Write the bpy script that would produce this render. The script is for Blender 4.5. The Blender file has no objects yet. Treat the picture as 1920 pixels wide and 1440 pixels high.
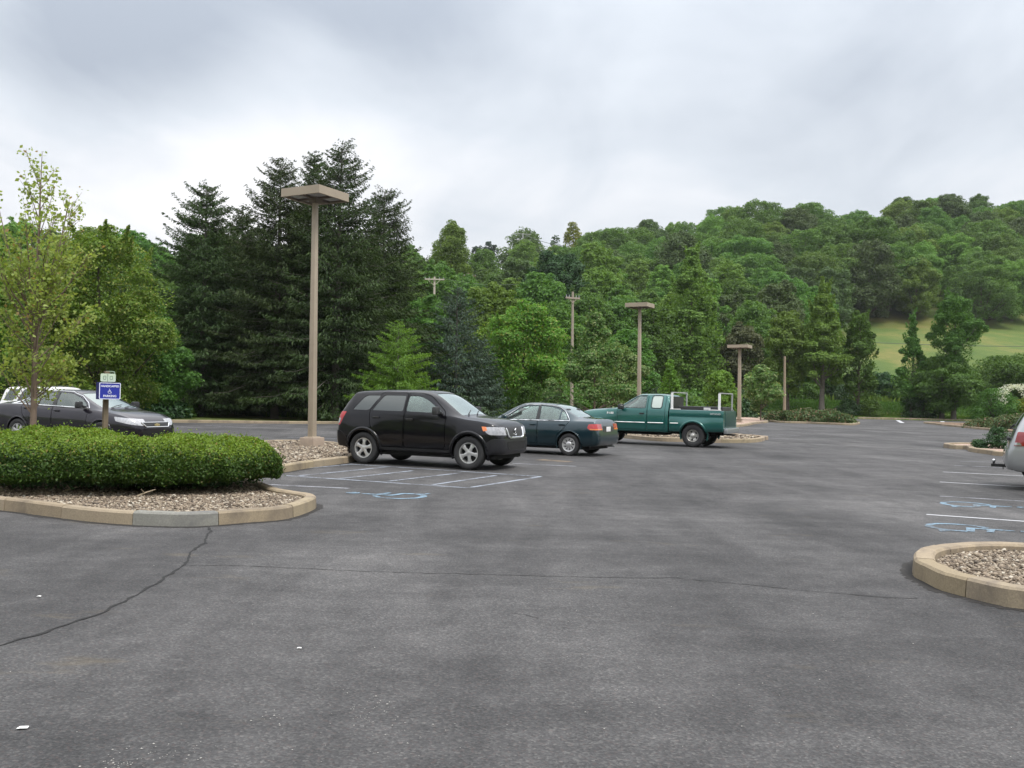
import bpy, bmesh, math, random
import numpy as np
from mathutils import Vector, Matrix, Euler
from mathutils.bvhtree import BVHTree

S = bpy.context.scene
COL = S.collection
rad = math.radians
W0, H0, FPX = 1920.0, 1440.0, 1720.0
EYE = 1.6
ROLL, PITCH = 0.0236, math.atan(24.4 / FPX)

# ---------------------------------------------------------------- camera
_f = Vector((0, math.cos(PITCH), math.sin(PITCH)))
_R0 = Vector((1, 0, 0))
_U0 = _R0.cross(_f)
CAM_R = math.cos(ROLL) * _R0 + math.sin(ROLL) * _U0
CAM_U = math.cos(ROLL) * _U0 - math.sin(ROLL) * _R0
CAM_F = _f
cam = bpy.data.cameras.new('camera')
cam.sensor_width = 36
cam.lens = FPX / W0 * 36
cam.clip_start = 0.05
cam.clip_end = 5000
co = bpy.data.objects.new('camera', cam)
COL.objects.link(co)
M3 = Matrix((CAM_R, CAM_U, -CAM_F)).transposed()
co.matrix_world = Matrix.Translation((0, 0, EYE)) @ M3.to_4x4()
S.camera = co

def ray(px, py):
    return (CAM_F + CAM_R * ((px - 960) / FPX) - CAM_U * ((py - 720) / FPX))

def at(px, py, z=0.0):
    "ground point seen at a photo pixel"
    d = ray(px, py)
    t = (z - EYE) / d.z
    return Vector((d.x * t, d.y * t, z))

def atd(px, py, Y):
    d = ray(px, py)
    t = Y / d.y
    return Vector((d.x * t, Y, EYE + d.z * t))

# ---------------------------------------------------------------- sky, sun, exposure
SUN_EL, SUN_AZ = 60.0, 138.0      # azimuth clockwise from +Y (north)
w = bpy.data.worlds.new('World')
S.world = w
w.use_nodes = True
nt = w.node_tree
nt.nodes.clear()
def N(t, k, **kw):
    n = t.nodes.new(k)
    for a, b in kw.items():
        if a.startswith('_'):
            n.inputs[int(a[1:])].default_value = b
        else:
            setattr(n, a, b)
    return n
L = nt.links.new
out = N(nt, 'ShaderNodeOutputWorld')
bg = N(nt, 'ShaderNodeBackground')
bg.inputs[1].default_value = 0.1
L(bg.outputs[0], out.inputs[0])
sky = N(nt, 'ShaderNodeTexSky', sky_type='NISHITA', sun_disc=False, sun_elevation=rad(SUN_EL), sun_rotation=rad(SUN_AZ))
tc = N(nt, 'ShaderNodeTexCoord')
sep = N(nt, 'ShaderNodeSeparateXYZ')
L(tc.outputs['Generated'], sep.inputs[0])
def math_(op, a, b=None, c=None, t=None, clamp=False):
    t = t or nt
    n = N(t, 'ShaderNodeMath', operation=op)
    n.use_clamp = clamp
    for i, v in enumerate((a, b, c)):
        if v is None: continue
        if isinstance(v, (int, float)): n.inputs[i].default_value = v
        else: t.links.new(v, n.inputs[i])
    return n.outputs[0]
zc = math_('MAXIMUM', sep.outputs[2], 0.0)
den = math_('ADD', zc, 0.16)
comb = N(nt, 'ShaderNodeCombineXYZ')
L(math_('DIVIDE', sep.outputs[0], den), comb.inputs[0])
L(math_('DIVIDE', sep.outputs[1], den), comb.inputs[1])
mp = N(nt, 'ShaderNodeMapping')
mp.inputs['Rotation'].default_value = (0, 0, rad(28))
mp.inputs['Scale'].default_value = (1.1, 0.75, 1)
mp.inputs['Location'].default_value = (3.3, 1.9, 0)
L(comb.outputs[0], mp.inputs[0])
n1 = N(nt, 'ShaderNodeTexNoise')
n1.inputs['Scale'].default_value = 1.0
n1.inputs['Detail'].default_value = 5
n1.inputs['Roughness'].default_value = 0.5
n1.inputs['Distortion'].default_value = 0.5
L(mp.outputs[0], n1.inputs['Vector'])
mp2 = N(nt, 'ShaderNodeMapping')
mp2.inputs['Rotation'].default_value = (0, 0, rad(-35))
mp2.inputs['Scale'].default_value = (2.0, 1.1, 1)
L(comb.outputs[0], mp2.inputs[0])
n2 = N(nt, 'ShaderNodeTexNoise')
n2.inputs['Scale'].default_value = 1.3
n2.inputs['Detail'].default_value = 6
n2.inputs['Roughness'].default_value = 0.55
n2.inputs['Distortion'].default_value = 0.6
L(mp2.outputs[0], n2.inputs['Vector'])
def blob(px, py, width):
    d = ray(px, py).normalized()
    dp = N(nt, 'ShaderNodeVectorMath', operation='DISTANCE')
    L(tc.outputs['Generated'], dp.inputs[0])
    dp.inputs[1].default_value = d
    q = math_('DIVIDE', dp.outputs['Value'], width)
    q = math_('MULTIPLY', q, q)
    return math_('EXPONENT', math_('MULTIPLY', q, -1.0))
# cloud brightness: broad light and dark banks plus wisps
val = math_('MULTIPLY_ADD', math_('SUBTRACT', n1.outputs['Fac'], 0.5), 0.66, 0.755)
val = math_('MULTIPLY_ADD', math_('SUBTRACT', n2.outputs['Fac'], 0.5), 0.34, val)
for (px, py, wd, am) in ((560, 210, 0.36, 0.13), (1010, 210, 0.22, 0.16), (60, 330, 0.2, 0.14), (90, 40, 0.15, -0.50), (290, 80, 0.09, -0.30), (450, 10, 0.08, -0.2),
                         (690, -10, 0.13, -0.48), (1330, 70, 0.10, -0.16), (1830, -20, 0.18, -0.26), (860, 50, 0.10, -0.16), (1050, 0, 0.13, -0.26), (1560, 330, 0.30, -0.10),
                         (1000, 400, 0.16, -0.10), (250, 430, 0.10, -0.08)):
    val = math_('MULTIPLY_ADD', blob(px, py, wd), am, val)
# overhead the overcast is brighter than near the skyline
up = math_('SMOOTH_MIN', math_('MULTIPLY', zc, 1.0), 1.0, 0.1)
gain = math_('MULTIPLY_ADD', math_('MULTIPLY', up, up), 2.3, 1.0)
cr = N(nt, 'ShaderNodeValToRGB')
cr.color_ramp.elements[0].position = 0.30
cr.color_ramp.elements[0].color = (0.32, 0.355, 0.41, 1)
cr.color_ramp.elements[1].position = 1.0
cr.color_ramp.elements[1].color = (0.92, 0.905, 0.91, 1)
e = cr.color_ramp.elements.new(0.62); e.color = (0.53, 0.565, 0.61, 1)
e = cr.color_ramp.elements.new(0.82); e.color = (0.72, 0.725, 0.745, 1)
L(val, cr.inputs[0])
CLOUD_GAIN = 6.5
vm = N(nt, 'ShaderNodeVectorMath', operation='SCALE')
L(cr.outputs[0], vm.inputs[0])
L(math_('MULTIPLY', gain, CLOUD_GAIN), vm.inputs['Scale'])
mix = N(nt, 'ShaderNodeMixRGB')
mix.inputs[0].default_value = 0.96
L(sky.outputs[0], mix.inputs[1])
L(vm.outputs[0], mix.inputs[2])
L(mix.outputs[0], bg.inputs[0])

sun = bpy.data.lights.new('sun', 'SUN')
sun.energy = 1.5
sun.angle = rad(20)
sun.color = (1, 0.96, 0.9)
so = bpy.data.objects.new('sun', sun)
COL.objects.link(so)
sd = Vector((math.sin(rad(SUN_AZ)) * math.cos(rad(SUN_EL)), math.cos(rad(SUN_AZ)) * math.cos(rad(SUN_EL)), math.sin(rad(SUN_EL))))
so.rotation_euler = sd.to_track_quat('Z', 'Y').to_euler()

vs = S.view_settings
vs.view_transform = 'Standard'
vs.look = 'None'
vs.gamma = 1
vs.use_curve_mapping = False
vs.exposure = 1.0
S.render.engine = 'CYCLES'
S.cycles.max_bounces = 8
S.cycles.transparent_max_bounces = 16
S.cycles.use_denoising = True

random.seed(7)
rng = np.random.default_rng(7)

# ---------------------------------------------------------------- helpers
def tag(o, label=None, cat=None, group=None, kind=None):
    if label: o['label'] = label
    if cat: o['category'] = cat
    if group: o['group'] = group
    if kind: o['kind'] = kind
    return o

def empty(name, loc=(0, 0, 0), rz=0, parent=None):
    o = bpy.data.objects.new(name, None)
    o.empty_display_size = 0.3
    COL.objects.link(o)
    o.location = loc
    o.rotation_euler = (0, 0, rz)
    o.parent = parent
    return o

def link(name, me, parent=None, loc=None):
    o = bpy.data.objects.new(name, me)
    COL.objects.link(o)
    o.parent = parent
    if loc is not None: o.location = loc
    return o

def np_mesh(name, V, F, mat, smooth=False):
    "V (n,3), F (m,k) all the same k"
    me = bpy.data.meshes.new(name)
    V = np.asarray(V, dtype=np.float32); F = np.asarray(F, dtype=np.int32)
    m, k = F.shape
    me.vertices.add(len(V)); me.vertices.foreach_set('co', V.ravel())
    me.loops.add(m * k); me.loops.foreach_set('vertex_index', F.ravel())
    me.polygons.add(m); me.polygons.foreach_set('loop_start', np.arange(0, m * k, k, dtype=np.int32))
    if smooth: me.polygons.foreach_set('use_smooth', np.ones(m, dtype=bool))
    me.materials.append(mat)
    me.update(calc_edges=True)
    return me

class MB:
    def __init__(s): s.v = []; s.f = []; s.m = []; s.mi = 0
    def add(s, V, F):
        b = len(s.v)
        s.v += [tuple(p) for p in V]
        s.f += [tuple(i + b for i in q) for q in F]
        s.m += [s.mi] * len(F)
        return s
    def box(s, x0, x1, y0, y1, z0, z1):
        return s.add([(x0, y0, z0), (x1, y0, z0), (x1, y1, z0), (x0, y1, z0), (x0, y0, z1), (x1, y0, z1), (x1, y1, z1), (x0, y1, z1)],
                     [(0, 3, 2, 1), (4, 5, 6, 7), (0, 1, 5, 4), (1, 2, 6, 5), (2, 3, 7, 6), (3, 0, 4, 7)])
    def obox(s, c, ax, ay, az, hx, hy, hz, taper=1.0):
        c = Vector(c); ax = Vector(ax).normalized(); ay = Vector(ay).normalized(); az = Vector(az).normalized()
        V = []
        for sz in (-1, 1):
            k = taper if sz > 0 else 1
            for sx, sy in ((-1, -1), (1, -1), (1, 1), (-1, 1)):
                V.append(c + ax * hx * sx * k + ay * hy * sy * k + az * hz * sz)
        return s.add(V, [(0, 3, 2, 1), (4, 5, 6, 7), (0, 1, 5, 4), (1, 2, 6, 5), (2, 3, 7, 6), (3, 0, 4, 7)])
    def tube(s, P, R, n=8, cap=True):
        P = [Vector(p) for p in P]
        if not hasattr(R, '__len__'): R = [R] * len(P)
        V = []; F = []
        prev = None
        for i, p in enumerate(P):
            a = P[max(i - 1, 0)]; b = P[min(i + 1, len(P) - 1)]
            t = (b - a).normalized() if (b - a).length > 1e-9 else Vector((0, 0, 1))
            if prev is None:
                r = t.orthogonal().normalized()
            else:
                r = (prev - t * prev.dot(t))
                r = r.normalized() if r.length > 1e-6 else t.orthogonal().normalized()
            prev = r
            q = t.cross(r)
            for k in range(n):
                an = 2 * math.pi * k / n
                V.append(p + (r * math.cos(an) + q * math.sin(an)) * R[i])
        for i in range(len(P) - 1):
            for k in range(n):
                k2 = (k + 1) % n
                F.append((i * n + k, i * n + k2, (i + 1) * n + k2, (i + 1) * n + k))
        if cap:
            F.append(tuple(range(n - 1, -1, -1))); F.append(tuple((len(P) - 1) * n + k for k in range(n)))
        return s.add(V, F)
    def lathe_y(s, prof, n=32, c=(0, 0, 0), closed=True):
        "profile of (radius, y) turned round the y axis"
        V = []; F = []; m = len(prof)
        for k in range(n):
            a = 2 * math.pi * k / n
            for r, y in prof: V.append((c[0] + r * math.cos(a), c[1] + y, c[2] + r * math.sin(a)))
        for k in range(n):
            k2 = (k + 1) % n
            for i in range(m if closed else m - 1):
                i2 = (i + 1) % m
                F.append((k * m + i, k * m + i2, k2 * m + i2, k2 * m + i))
        return s.add(V, F)
    def prism(s, poly, axis, a, b):
        n = len(poly); V = []
        for t in (a, b):
            for (p, q) in poly:
                V.append({'y': (p, t, q), 'x': (t, p, q), 'z': (p, q, t)}[axis])
        F = [tuple(range(n - 1, -1, -1)), tuple(range(n, 2 * n))]
        for i in range(n):
            j = (i + 1) % n
            F.append((i, j, n + j, n + i))
        return s.add(V, F)
    def ring(s, outer, inner, axis, a, b):
        n = len(outer); V = []
        for t in (a, b):
            for poly in (outer, inner):
                for (p, q) in poly:
                    V.append({'y': (p, t, q), 'x': (t, p, q), 'z': (p, q, t)}[axis])
        F = []
        for i in range(n):
            j = (i + 1) % n
            oa, ob, ia, ib = i, j, n + i, n + j
            F.append((oa, ia, ib, ob))
            F.append((2 * n + oa, 2 * n + ob, 2 * n + ib, 2 * n + ia))
            F.append((oa, ob, 2 * n + ob, 2 * n + oa))
            F.append((ia, 2 * n + ia, 2 * n + ib, ib))
        return s.add(V, F)
    def mesh(s, name, mats, smooth=None, recalc=True, bevel=0):
        me = bpy.data.meshes.new(name)
        me.from_pydata(s.v, [], s.f)
        for m in (mats if isinstance(mats, (list, tuple)) else [mats]): me.materials.append(m)
        me.polygons.foreach_set('material_index', s.m)
        bm = bmesh.new(); bm.from_mesh(me)
        if recalc: bmesh.ops.recalc_face_normals(bm, faces=bm.faces)
        if bevel:
            bmesh.ops.bevel(bm, geom=list(bm.edges), offset=bevel, segments=2, profile=0.6, affect='EDGES', clamp_overlap=True)
        bm.to_mesh(me); bm.free()
        if smooth is not None:
            me.polygons.foreach_set('use_smooth', [True] * len(me.polygons))
            me.set_sharp_from_angle(angle=rad(smooth))
        me.update()
        return me
    def build(s, name, mats, parent=None, smooth=None, loc=None, bevel=0):
        return link(name, s.mesh(name, mats, smooth, bevel=bevel), parent, loc)

def offset_poly(P, d):
    "offset closed polygon outward by d (any winding)"
    n = len(P)
    A = sum(P[i][0] * P[(i + 1) % n][1] - P[(i + 1) % n][0] * P[i][1] for i in range(n))
    sg = 1 if A > 0 else -1
    out = []
    for i in range(n):
        a, b, c = P[i - 1], P[i], P[(i + 1) % n]
        e1 = Vector((b[0] - a[0], b[1] - a[1])).normalized(); e2 = Vector((c[0] - b[0], c[1] - b[1])).normalized()
        n1 = Vector((e1.y, -e1.x)) * sg; n2 = Vector((e2.y, -e2.x)) * sg
        m = n1 + n2
        m = m / max(m.dot(n1), 0.4) if m.length > 1e-6 else n1
        out.append((b[0] + m.x * d, b[1] + m.y * d))
    return out

def round_poly(P, r=0.04, k=4):
    "round the corners of a closed 2D polygon"
    out = []; n = len(P)
    for i in range(n):
        a, b, c = Vector(P[i - 1]), Vector(P[i]), Vector(P[(i + 1) % n])
        la, lc = (a - b).length, (c - b).length
        rr = min(r, la * 0.45, lc * 0.45)
        p = b + (a - b).normalized() * rr; q = b + (c - b).normalized() * rr
        for j in range(k + 1):
            t = j / k
            x = p * (1 - t) ** 2 + b * 2 * t * (1 - t) + q * t * t
            out.append((x.x, x.y))
    return out

def catmull(P, k=8, closed=True):
    n = len(P); out = []
    for i in range(n if closed else n - 1):
        p0 = Vector(P[(i - 1) % n] if closed else P[max(i - 1, 0)]); p1 = Vector(P[i]); p2 = Vector(P[(i + 1) % n])
        p3 = Vector(P[(i + 2) % n] if closed else P[min(i + 2, n - 1)])
        for j in range(k):
            t = j / k
            out.append(0.5 * ((2 * p1) + (-p0 + p2) * t + (2 * p0 - 5 * p1 + 4 * p2 - p3) * t * t + (-p0 + 3 * p1 - 3 * p2 + p3) * t ** 3))
    if not closed: out.append(Vector(P[-1]))
    return out

# ---------------------------------------------------------------- materials
def newmat(name):
    m = bpy.data.materials.new(name); m.use_nodes = True
    t = m.node_tree; t.nodes.clear()
    o = N(t, 'ShaderNodeOutputMaterial')
    return m, t, o

def pbsdf(t, col=(0.5, 0.5, 0.5), rough=0.5, metal=0, spec=0.5, coat=0):
    b = N(t, 'ShaderNodeBsdfPrincipled')
    b.inputs['Base Color'].default_value = (*col, 1)
    b.inputs['Roughness'].default_value = rough
    b.inputs['Metallic'].default_value = metal
    b.inputs['Specular IOR Level'].default_value = spec
    b.inputs['Coat Weight'].default_value = coat
    b.inputs['Coat Roughness'].default_value = 0.04
    return b

def noise(t, scale, detail=3, rough=0.5, vec=None, dist=0):
    n = N(t, 'ShaderNodeTexNoise')
    n.inputs['Scale'].default_value = scale; n.inputs['Detail'].default_value = detail
    n.inputs['Roughness'].default_value = rough; n.inputs['Distortion'].default_value = dist
    if vec is not None: t.links.new(vec, n.inputs['Vector'])
    return n.outputs['Fac']

def ramp(t, fac, stops):
    r = N(t, 'ShaderNodeValToRGB')
    els = r.color_ramp.elements
    els[0].position, els[0].color = stops[0][0], (*stops[0][1], 1)
    els[1].position, els[1].color = stops[-1][0], (*stops[-1][1], 1)
    for p, c in stops[1:-1]:
        e = els.new(p); e.color = (*c, 1)
    t.links.new(fac, r.inputs[0])
    return r.outputs[0]

def mixc(t, fac, a, b, mode='MIX'):
    n = N(t, 'ShaderNodeMixRGB', blend_type=mode)
    for i, v in ((0, fac), (1, a), (2, b)):
        if isinstance(v, (int, float)): n.inputs[i].default_value = v
        elif isinstance(v, tuple): n.inputs[i].default_value = (*v, 1)
        else: t.links.new(v, n.inputs[i])
    return n.outputs[0]

def wpos(t, scale=None, rot=0):
    g = N(t, 'ShaderNodeNewGeometry')
    if scale is None and not rot: return g.outputs['Position']
    m = N(t, 'ShaderNodeMapping'); m.inputs['Rotation'].default_value = (0, 0, rot)
    m.inputs['Scale'].default_value = scale or (1, 1, 1)
    t.links.new(g.outputs['Position'], m.inputs[0])
    return m.outputs[0]

def opos(t):
    return N(t, 'ShaderNodeTexCoord').outputs['Object']

def bump(t, h, strength, dist, b):
    n = N(t, 'ShaderNodeBump'); n.inputs['Strength'].default_value = strength; n.inputs['Distance'].default_value = dist
    t.links.new(h, n.inputs['Height']); t.links.new(n.outputs[0], b.inputs['Normal'])

def simple(name, col, rough=0.5, metal=0, spec=0.5, coat=0, var=0.12, scale=6):
    "plain surface with a little uneven tone"
    m, t, o = newmat(name)
    b = pbsdf(t, col, rough, metal, spec, coat)
    if var:
        f = noise(t, scale, 4, 0.6, opos(t))
        c = mixc(t, f, tuple(c * (1 - var) for c in col), tuple(min(c * (1 + var), 1) for c in col))
        t.links.new(c, b.inputs['Base Color'])
        t.links.new(math_('MULTIPLY_ADD', f, 0.14, rough - 0.07, t=t), b.inputs['Roughness'])
    t.links.new(b.outputs[0], o.inputs[0])
    return m

def paint(name, col, flake=0.3, rough=0.28, dirt=0.10, spec=0.5, coat=1.0):
    "car paint with clear coat and a film of dust low down"
    m, t, o = newmat(name)
    b = pbsdf(t, col, rough, flake, spec, coat)
    f = noise(t, 3.0, 5, 0.6, opos(t))
    dust = ramp(t, f, [(0.42, (0, 0, 0)), (0.75, (0.35, 0.35, 0.35))])
    c = mixc(t, math_('MULTIPLY', N_sep(t, dust), dirt, t=t), col, (0.16, 0.15, 0.14))
    t.links.new(c, b.inputs['Base Color'])
    t.links.new(math_('MULTIPLY_ADD', f, 0.05, 0.03, t=t), b.inputs['Coat Roughness'])
    t.links.new(b.outputs[0], o.inputs[0])
    return m

def N_sep(t, c):
    s = N(t, 'ShaderNodeSeparateColor'); t.links.new(c, s.inputs[0]); return s.outputs[0]

def glass(name, tint, refl=1.0, body=(0.02, 0.03, 0.03), opac=0.1):
    m, t, o = newmat(name)
    tr = N(t, 'ShaderNodeBsdfTransparent'); tr.inputs[0].default_value = (*tint, 1)
    df = N(t, 'ShaderNodeBsdfDiffuse'); df.inputs[0].default_value = (*body, 1)
    gl = N(t, 'ShaderNodeBsdfGlossy'); gl.inputs['Roughness'].default_value = 0.02
    gl.inputs[0].default_value = (0.92, 1.0, 0.97, 1)
    fr = N(t, 'ShaderNodeFresnel'); fr.inputs[0].default_value = 1.55
    m1 = N(t, 'ShaderNodeMixShader'); m1.inputs[0].default_value = opac
    t.links.new(tr.outputs[0], m1.inputs[1]); t.links.new(df.outputs[0], m1.inputs[2])
    m2 = N(t, 'ShaderNodeMixShader')
    t.links.new(math_('MULTIPLY_ADD', fr.outputs[0], 1.3 * refl, 0.03 * refl, t=t, clamp=True), m2.inputs[0])
    t.links.new(m1.outputs[0], m2.inputs[1]); t.links.new(gl.outputs[0], m2.inputs[2])
    t.links.new(m2.outputs[0], o.inputs[0])
    return m

def foliage(name, c_dark, c_light, trans=0.4, rough=0.55, hue=0.012, accent=None, acc_amt=0.0):
    "leaf surface: each leaf its own tone, some light passing through"
    m, t, o = newmat(name)
    g = N(t, 'ShaderNodeNewGeometry')
    oi = N(t, 'ShaderNodeObjectInfo')
    r = g.outputs['Random Per Island']
    big = noise(t, 0.55, 2, 0.5, wpos(t))
    f = math_('ADD', math_('MULTIPLY', r, 0.6, t=t), math_('MULTIPLY', math_('SUBTRACT', big, 0.3, t=t), 0.9, t=t), t=t, clamp=True)
    c = mixc(t, f, c_dark, c_light)
    k = math_('MULTIPLY_ADD', oi.outputs['Random'], 0.35, 0.82, t=t)
    hs = N(t, 'ShaderNodeHueSaturation')
    hs.inputs['Saturation'].default_value = 1.0
    t.links.new(k, hs.inputs['Value']); t.links.new(c, hs.inputs['Color'])
    t.links.new(math_('MULTIPLY_ADD', oi.outputs['Random'], 0.03, 0.485 + hue, t=t), hs.inputs['Hue'])
    c = hs.outputs[0]
    if accent:
        a = math_('LESS_THAN', math_('FRACT', math_('MULTIPLY', r, 17.0, t=t), t=t), acc_amt, t=t)
        c = mixc(t, a, c, accent)
    d = N(t, 'ShaderNodeBsdfPrincipled')
    d.inputs['Roughness'].default_value = rough; d.inputs['Specular IOR Level'].default_value = 0.3
    t.links.new(c, d.inputs['Base Color'])
    tl = N(t, 'ShaderNodeBsdfTranslucent')
    t.links.new(mixc(t, 1.0, c, (1.15, 1.1, 0.55), 'MULTIPLY'), tl.inputs[0])
    mx = N(t, 'ShaderNodeMixShader'); mx.inputs[0].default_value = trans
    t.links.new(d.outputs[0], mx.inputs[1]); t.links.new(tl.outputs[0], mx.inputs[2])
    t.links.new(mx.outputs[0], o.inputs[0])
    return m
# ================================================================ SETTING
TH = rad(27)
UD = Vector((math.cos(TH), -math.sin(TH)))      # direction of the parking stalls
VD = Vector((math.sin(TH), math.cos(TH)))       # direction of the aisles

def sstep(a, b, x):
    t = np.clip((x - a) / (b - a), 0, 1)
    return t * t * (3 - 2 * t)

def terrain(X, Y):
    X = np.asarray(X, dtype=float); Y = np.asarray(Y, dtype=float)
    a = X / np.maximum(Y, 20)
    wr = sstep(0.05, 0.14, a)
    steep = np.interp(a, [.06, .11, .163, .256, .35, .48, .6], [.20, .24, .285, .365, .345, .42, .40])
    # wooded slope on the left and in the middle
    y0 = 62 + 22 * sstep(-0.25, 0.0, a)
    zl = 0.10 * np.clip(Y - y0, 0, 30) + 0.175 * np.clip(Y - y0 - 30, 0, 260) + 0.04 * np.clip(Y - y0 - 290, 0, 400)
    # bank, meadow and steep wood on the right
    zr = 0.5 * sstep(109, 117, Y) + 1.4 * sstep(117, 123, Y) + 0.19 * np.clip(Y - 128, 0, 104) + steep * np.clip(Y - 232, 0, 90) + 0.05 * np.clip(Y - 320, 0, 400)
    z = zl * (1 - wr) + zr * wr
    far = np.clip(Y - 700, 0, None) * 0.1
    z = z - far
    und = 0.25 * np.sin(X * 0.11 + 1.3) * np.sin(Y * 0.09) * sstep(0.5, 6, z)
    z = z + 0.70 * np.clip(-Y - 34, 0, 46)  # unseen rise behind the camera, added to darken reflections in the car paint
    return np.maximum(z, -3) + und - 0.03

def tz(x, y): return float(terrain(x, y))

xs = np.concatenate([np.linspace(-2500, -270, 14), np.arange(-250, 360, 3.0), np.linspace(380, 2500, 14)])
ys = np.concatenate([np.linspace(-2500, -60, 12), np.arange(-50, 520, 3.0), np.linspace(540, 3000, 20)])
XX, YY = np.meshgrid(xs, ys)
ZZ = terrain(XX, YY)
nx, ny = len(xs), len(ys)
V = np.stack([XX.ravel(), YY.ravel(), ZZ.ravel()], 1)
i, j = np.meshgrid(np.arange(nx - 1), np.arange(ny - 1))
q = (j * nx + i).ravel()
F = np.stack([q, q + 1, q + nx + 1, q + nx], 1)
gm, t, o = newmat('grass_ground')
b = pbsdf(t, rough=0.9, spec=0.15)
p = wpos(t)
c = ramp(t, noise(t, 0.075, 8, 0.68, wpos(t, (1, 0.55, 1))), [(0.36, (0.06, 0.10, 0.025)), (0.48, (0.11, 0.145, 0.035)), (0.58, (0.20, 0.18, 0.055)), (0.70, (0.30, 0.21, 0.085))])
c = mixc(t, math_('MULTIPLY', noise(t, 0.4, 6, 0.7, p), 0.7, t=t), c, (0.05, 0.095, 0.022), 'MIX')
c = mixc(t, 0.25, c, ramp(t, noise(t, 9, 4, 0.7, p), [(0.3, (0.02, 0.045, 0.012)), (0.7, (0.13, 0.18, 0.05))]))
t.links.new(c, b.inputs['Base Color'])
bump(t, noise(t, 14, 4, 0.7, p), 0.9, 0.08, b)
t.links.new(b.outputs[0], o.inputs[0])
tag(link('terrain', np_mesh('terrain', V, F, gm, True)), kind='structure')

# ---- asphalt
def asphalt_nodes(t):
    p = wpos(t)
    along = wpos(t, (1, 0.22, 1), rad(27))
    across = wpos(t, (0.25, 1, 1), rad(27))
    big = noise(t, 0.22, 4, 0.55, p, 0.4)
    st = noise(t, 0.9, 4, 0.6, along, 0.7)
    st2 = noise(t, 1.6, 5, 0.65, across, 0.6)
    mid = noise(t, 3.2, 5, 0.65, p)
    fine = noise(t, 55, 3, 0.8, p)
    vo = N(t, 'ShaderNodeTexVoronoi'); vo.inputs['Scale'].default_value = 75; t.links.new(p, vo.inputs['Vector'])
    v = math_('MULTIPLY_ADD', big, 0.85, -0.27, t=t)
    v = math_('MULTIPLY_ADD', st, 0.55, v, t=t)
    v = math_('MULTIPLY_ADD', st2, 0.35, v, t=t)
    v = math_('MULTIPLY_ADD', math_('SUBTRACT', mid, 0.5, t=t), 0.40, math_('ADD', v, 0.14, t=t), t=t)
    c = ramp(t, v, [(0.49, (0.0285, 0.0295, 0.0300)), (0.68, (0.050, 0.0505, 0.0505)), (0.85, (0.079, 0.0790, 0.0780)), (1.0, (0.113, 0.112, 0.109))])
    # aggregate grains
    g = ramp(t, N_sep(t, vo.outputs['Color']), [(0.0, (0.62, 0.61, 0.62)), (0.55, (0.88, 0.86, 0.88)), (0.85, (1.10, 1.09, 1.09)), (1.0, (1.5, 1.45, 1.42))])
    c = mixc(t, 1.0, c, g, 'MULTIPLY')
    c = mixc(t, 1.0, c, ramp(t, fine, [(0.3, (0.68, 0.68, 0.68)), (0.7, (1.27, 1.26, 1.27))]), 'MULTIPLY')
    c = mixc(t, math_('MULTIPLY', math_('GREATER_THAN', noise(t, 38, 2, 0.6, wpos(t, (1, 1, 1), 0.7)), 0.60, t=t), 0.16, t=t), c, (0.13, 0.085, 0.075))
    # a few rusty and pollen stains
    s = math_('MULTIPLY', math_('GREATER_THAN', noise(t, 0.55, 2, 0.5, wpos(t, (1, 1.6, 1))), 0.67, t=t), 0.0, t=t)
    s = ramp(t, noise(t, 0.8, 4, 0.6, wpos(t, (0.8, 2.2, 1), 0.3)), [(0.64, (0, 0, 0)), (0.76, (1, 1, 1))])
    c = mixc(t, math_('MULTIPLY', N_sep(t, s), 0.35, t=t), c, (0.15, 0.12, 0.075))
    return p, c, fine, v, vo.outputs['Distance']

am, t, o = newmat('asphalt')
b = pbsdf(t, rough=0.85, spec=0.35)
p, c, fine, v, vd = asphalt_nodes(t)
t.links.new(c, b.inputs['Base Color'])
t.links.new(math_('MULTIPLY_ADD', v, -0.25, 1.0, t=t), b.inputs['Roughness'])
bump(t, math_('ADD', fine, vd, t=t), 0.55, 0.006, b)
t.links.new(b.outputs[0], o.inputs[0])

P2 = lambda px, py: (at(px, py).x, at(px, py).y)
lot = [(-70, 22), (-16.2, 43.5), P2(640, 795), (-2.0, 55), P2(935, 787), (6, 66), (12, 92), (34, 111), P2(1613, 785.5), P2(1830, 790.5), (95, 113), (95, -40), (-70, -40)]
bm = bmesh.new()
f = bm.faces.new([bm.verts.new((x, y, 0)) for x, y in lot])
bmesh.ops.triangulate(bm, faces=[f])
me = bpy.data.meshes.new('parking_lot_surface'); bm.to_mesh(me); bm.free(); me.materials.append(am)
tag(link('road', me), kind='structure')

# ---- painted lines (worn)
def wornpaint(name, col, wear):
    m, t, o = newmat(name)
    b = pbsdf(t, rough=0.8, spec=0.3)
    p, c, fine, v, vd = asphalt_nodes(t)
    n = noise(t, 2.2, 5, 0.7, p); n2 = noise(t, 26, 3, 0.8, p)
    k = math_('ADD', math_('MULTIPLY', n, 0.75, t=t), math_('MULTIPLY', n2, 0.55, t=t), t=t)
    k = ramp(t, k, [(wear - 0.09, (0, 0, 0)), (wear + 0.09, (0.85, 0.85, 0.85))])
    t.links.new(mixc(t, N_sep(t, k), c, col), b.inputs['Base Color'])
    t.links.new(b.outputs[0], o.inputs[0])
    return m
white_p = wornpaint('worn_white_paint', (0.32, 0.33, 0.36), 0.62)
white_b = wornpaint('white_paint', (0.46, 0.47, 0.49), 0.50)
blue_p = wornpaint('blue_white_paint', (0.31, 0.345, 0.40), 0.62)
blue_s = wornpaint('blue_symbol_paint', (0.20, 0.315, 0.41), 0.635)
seam_p = wornpaint('seam_filler', (0.16, 0.155, 0.15), 0.55)

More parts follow.
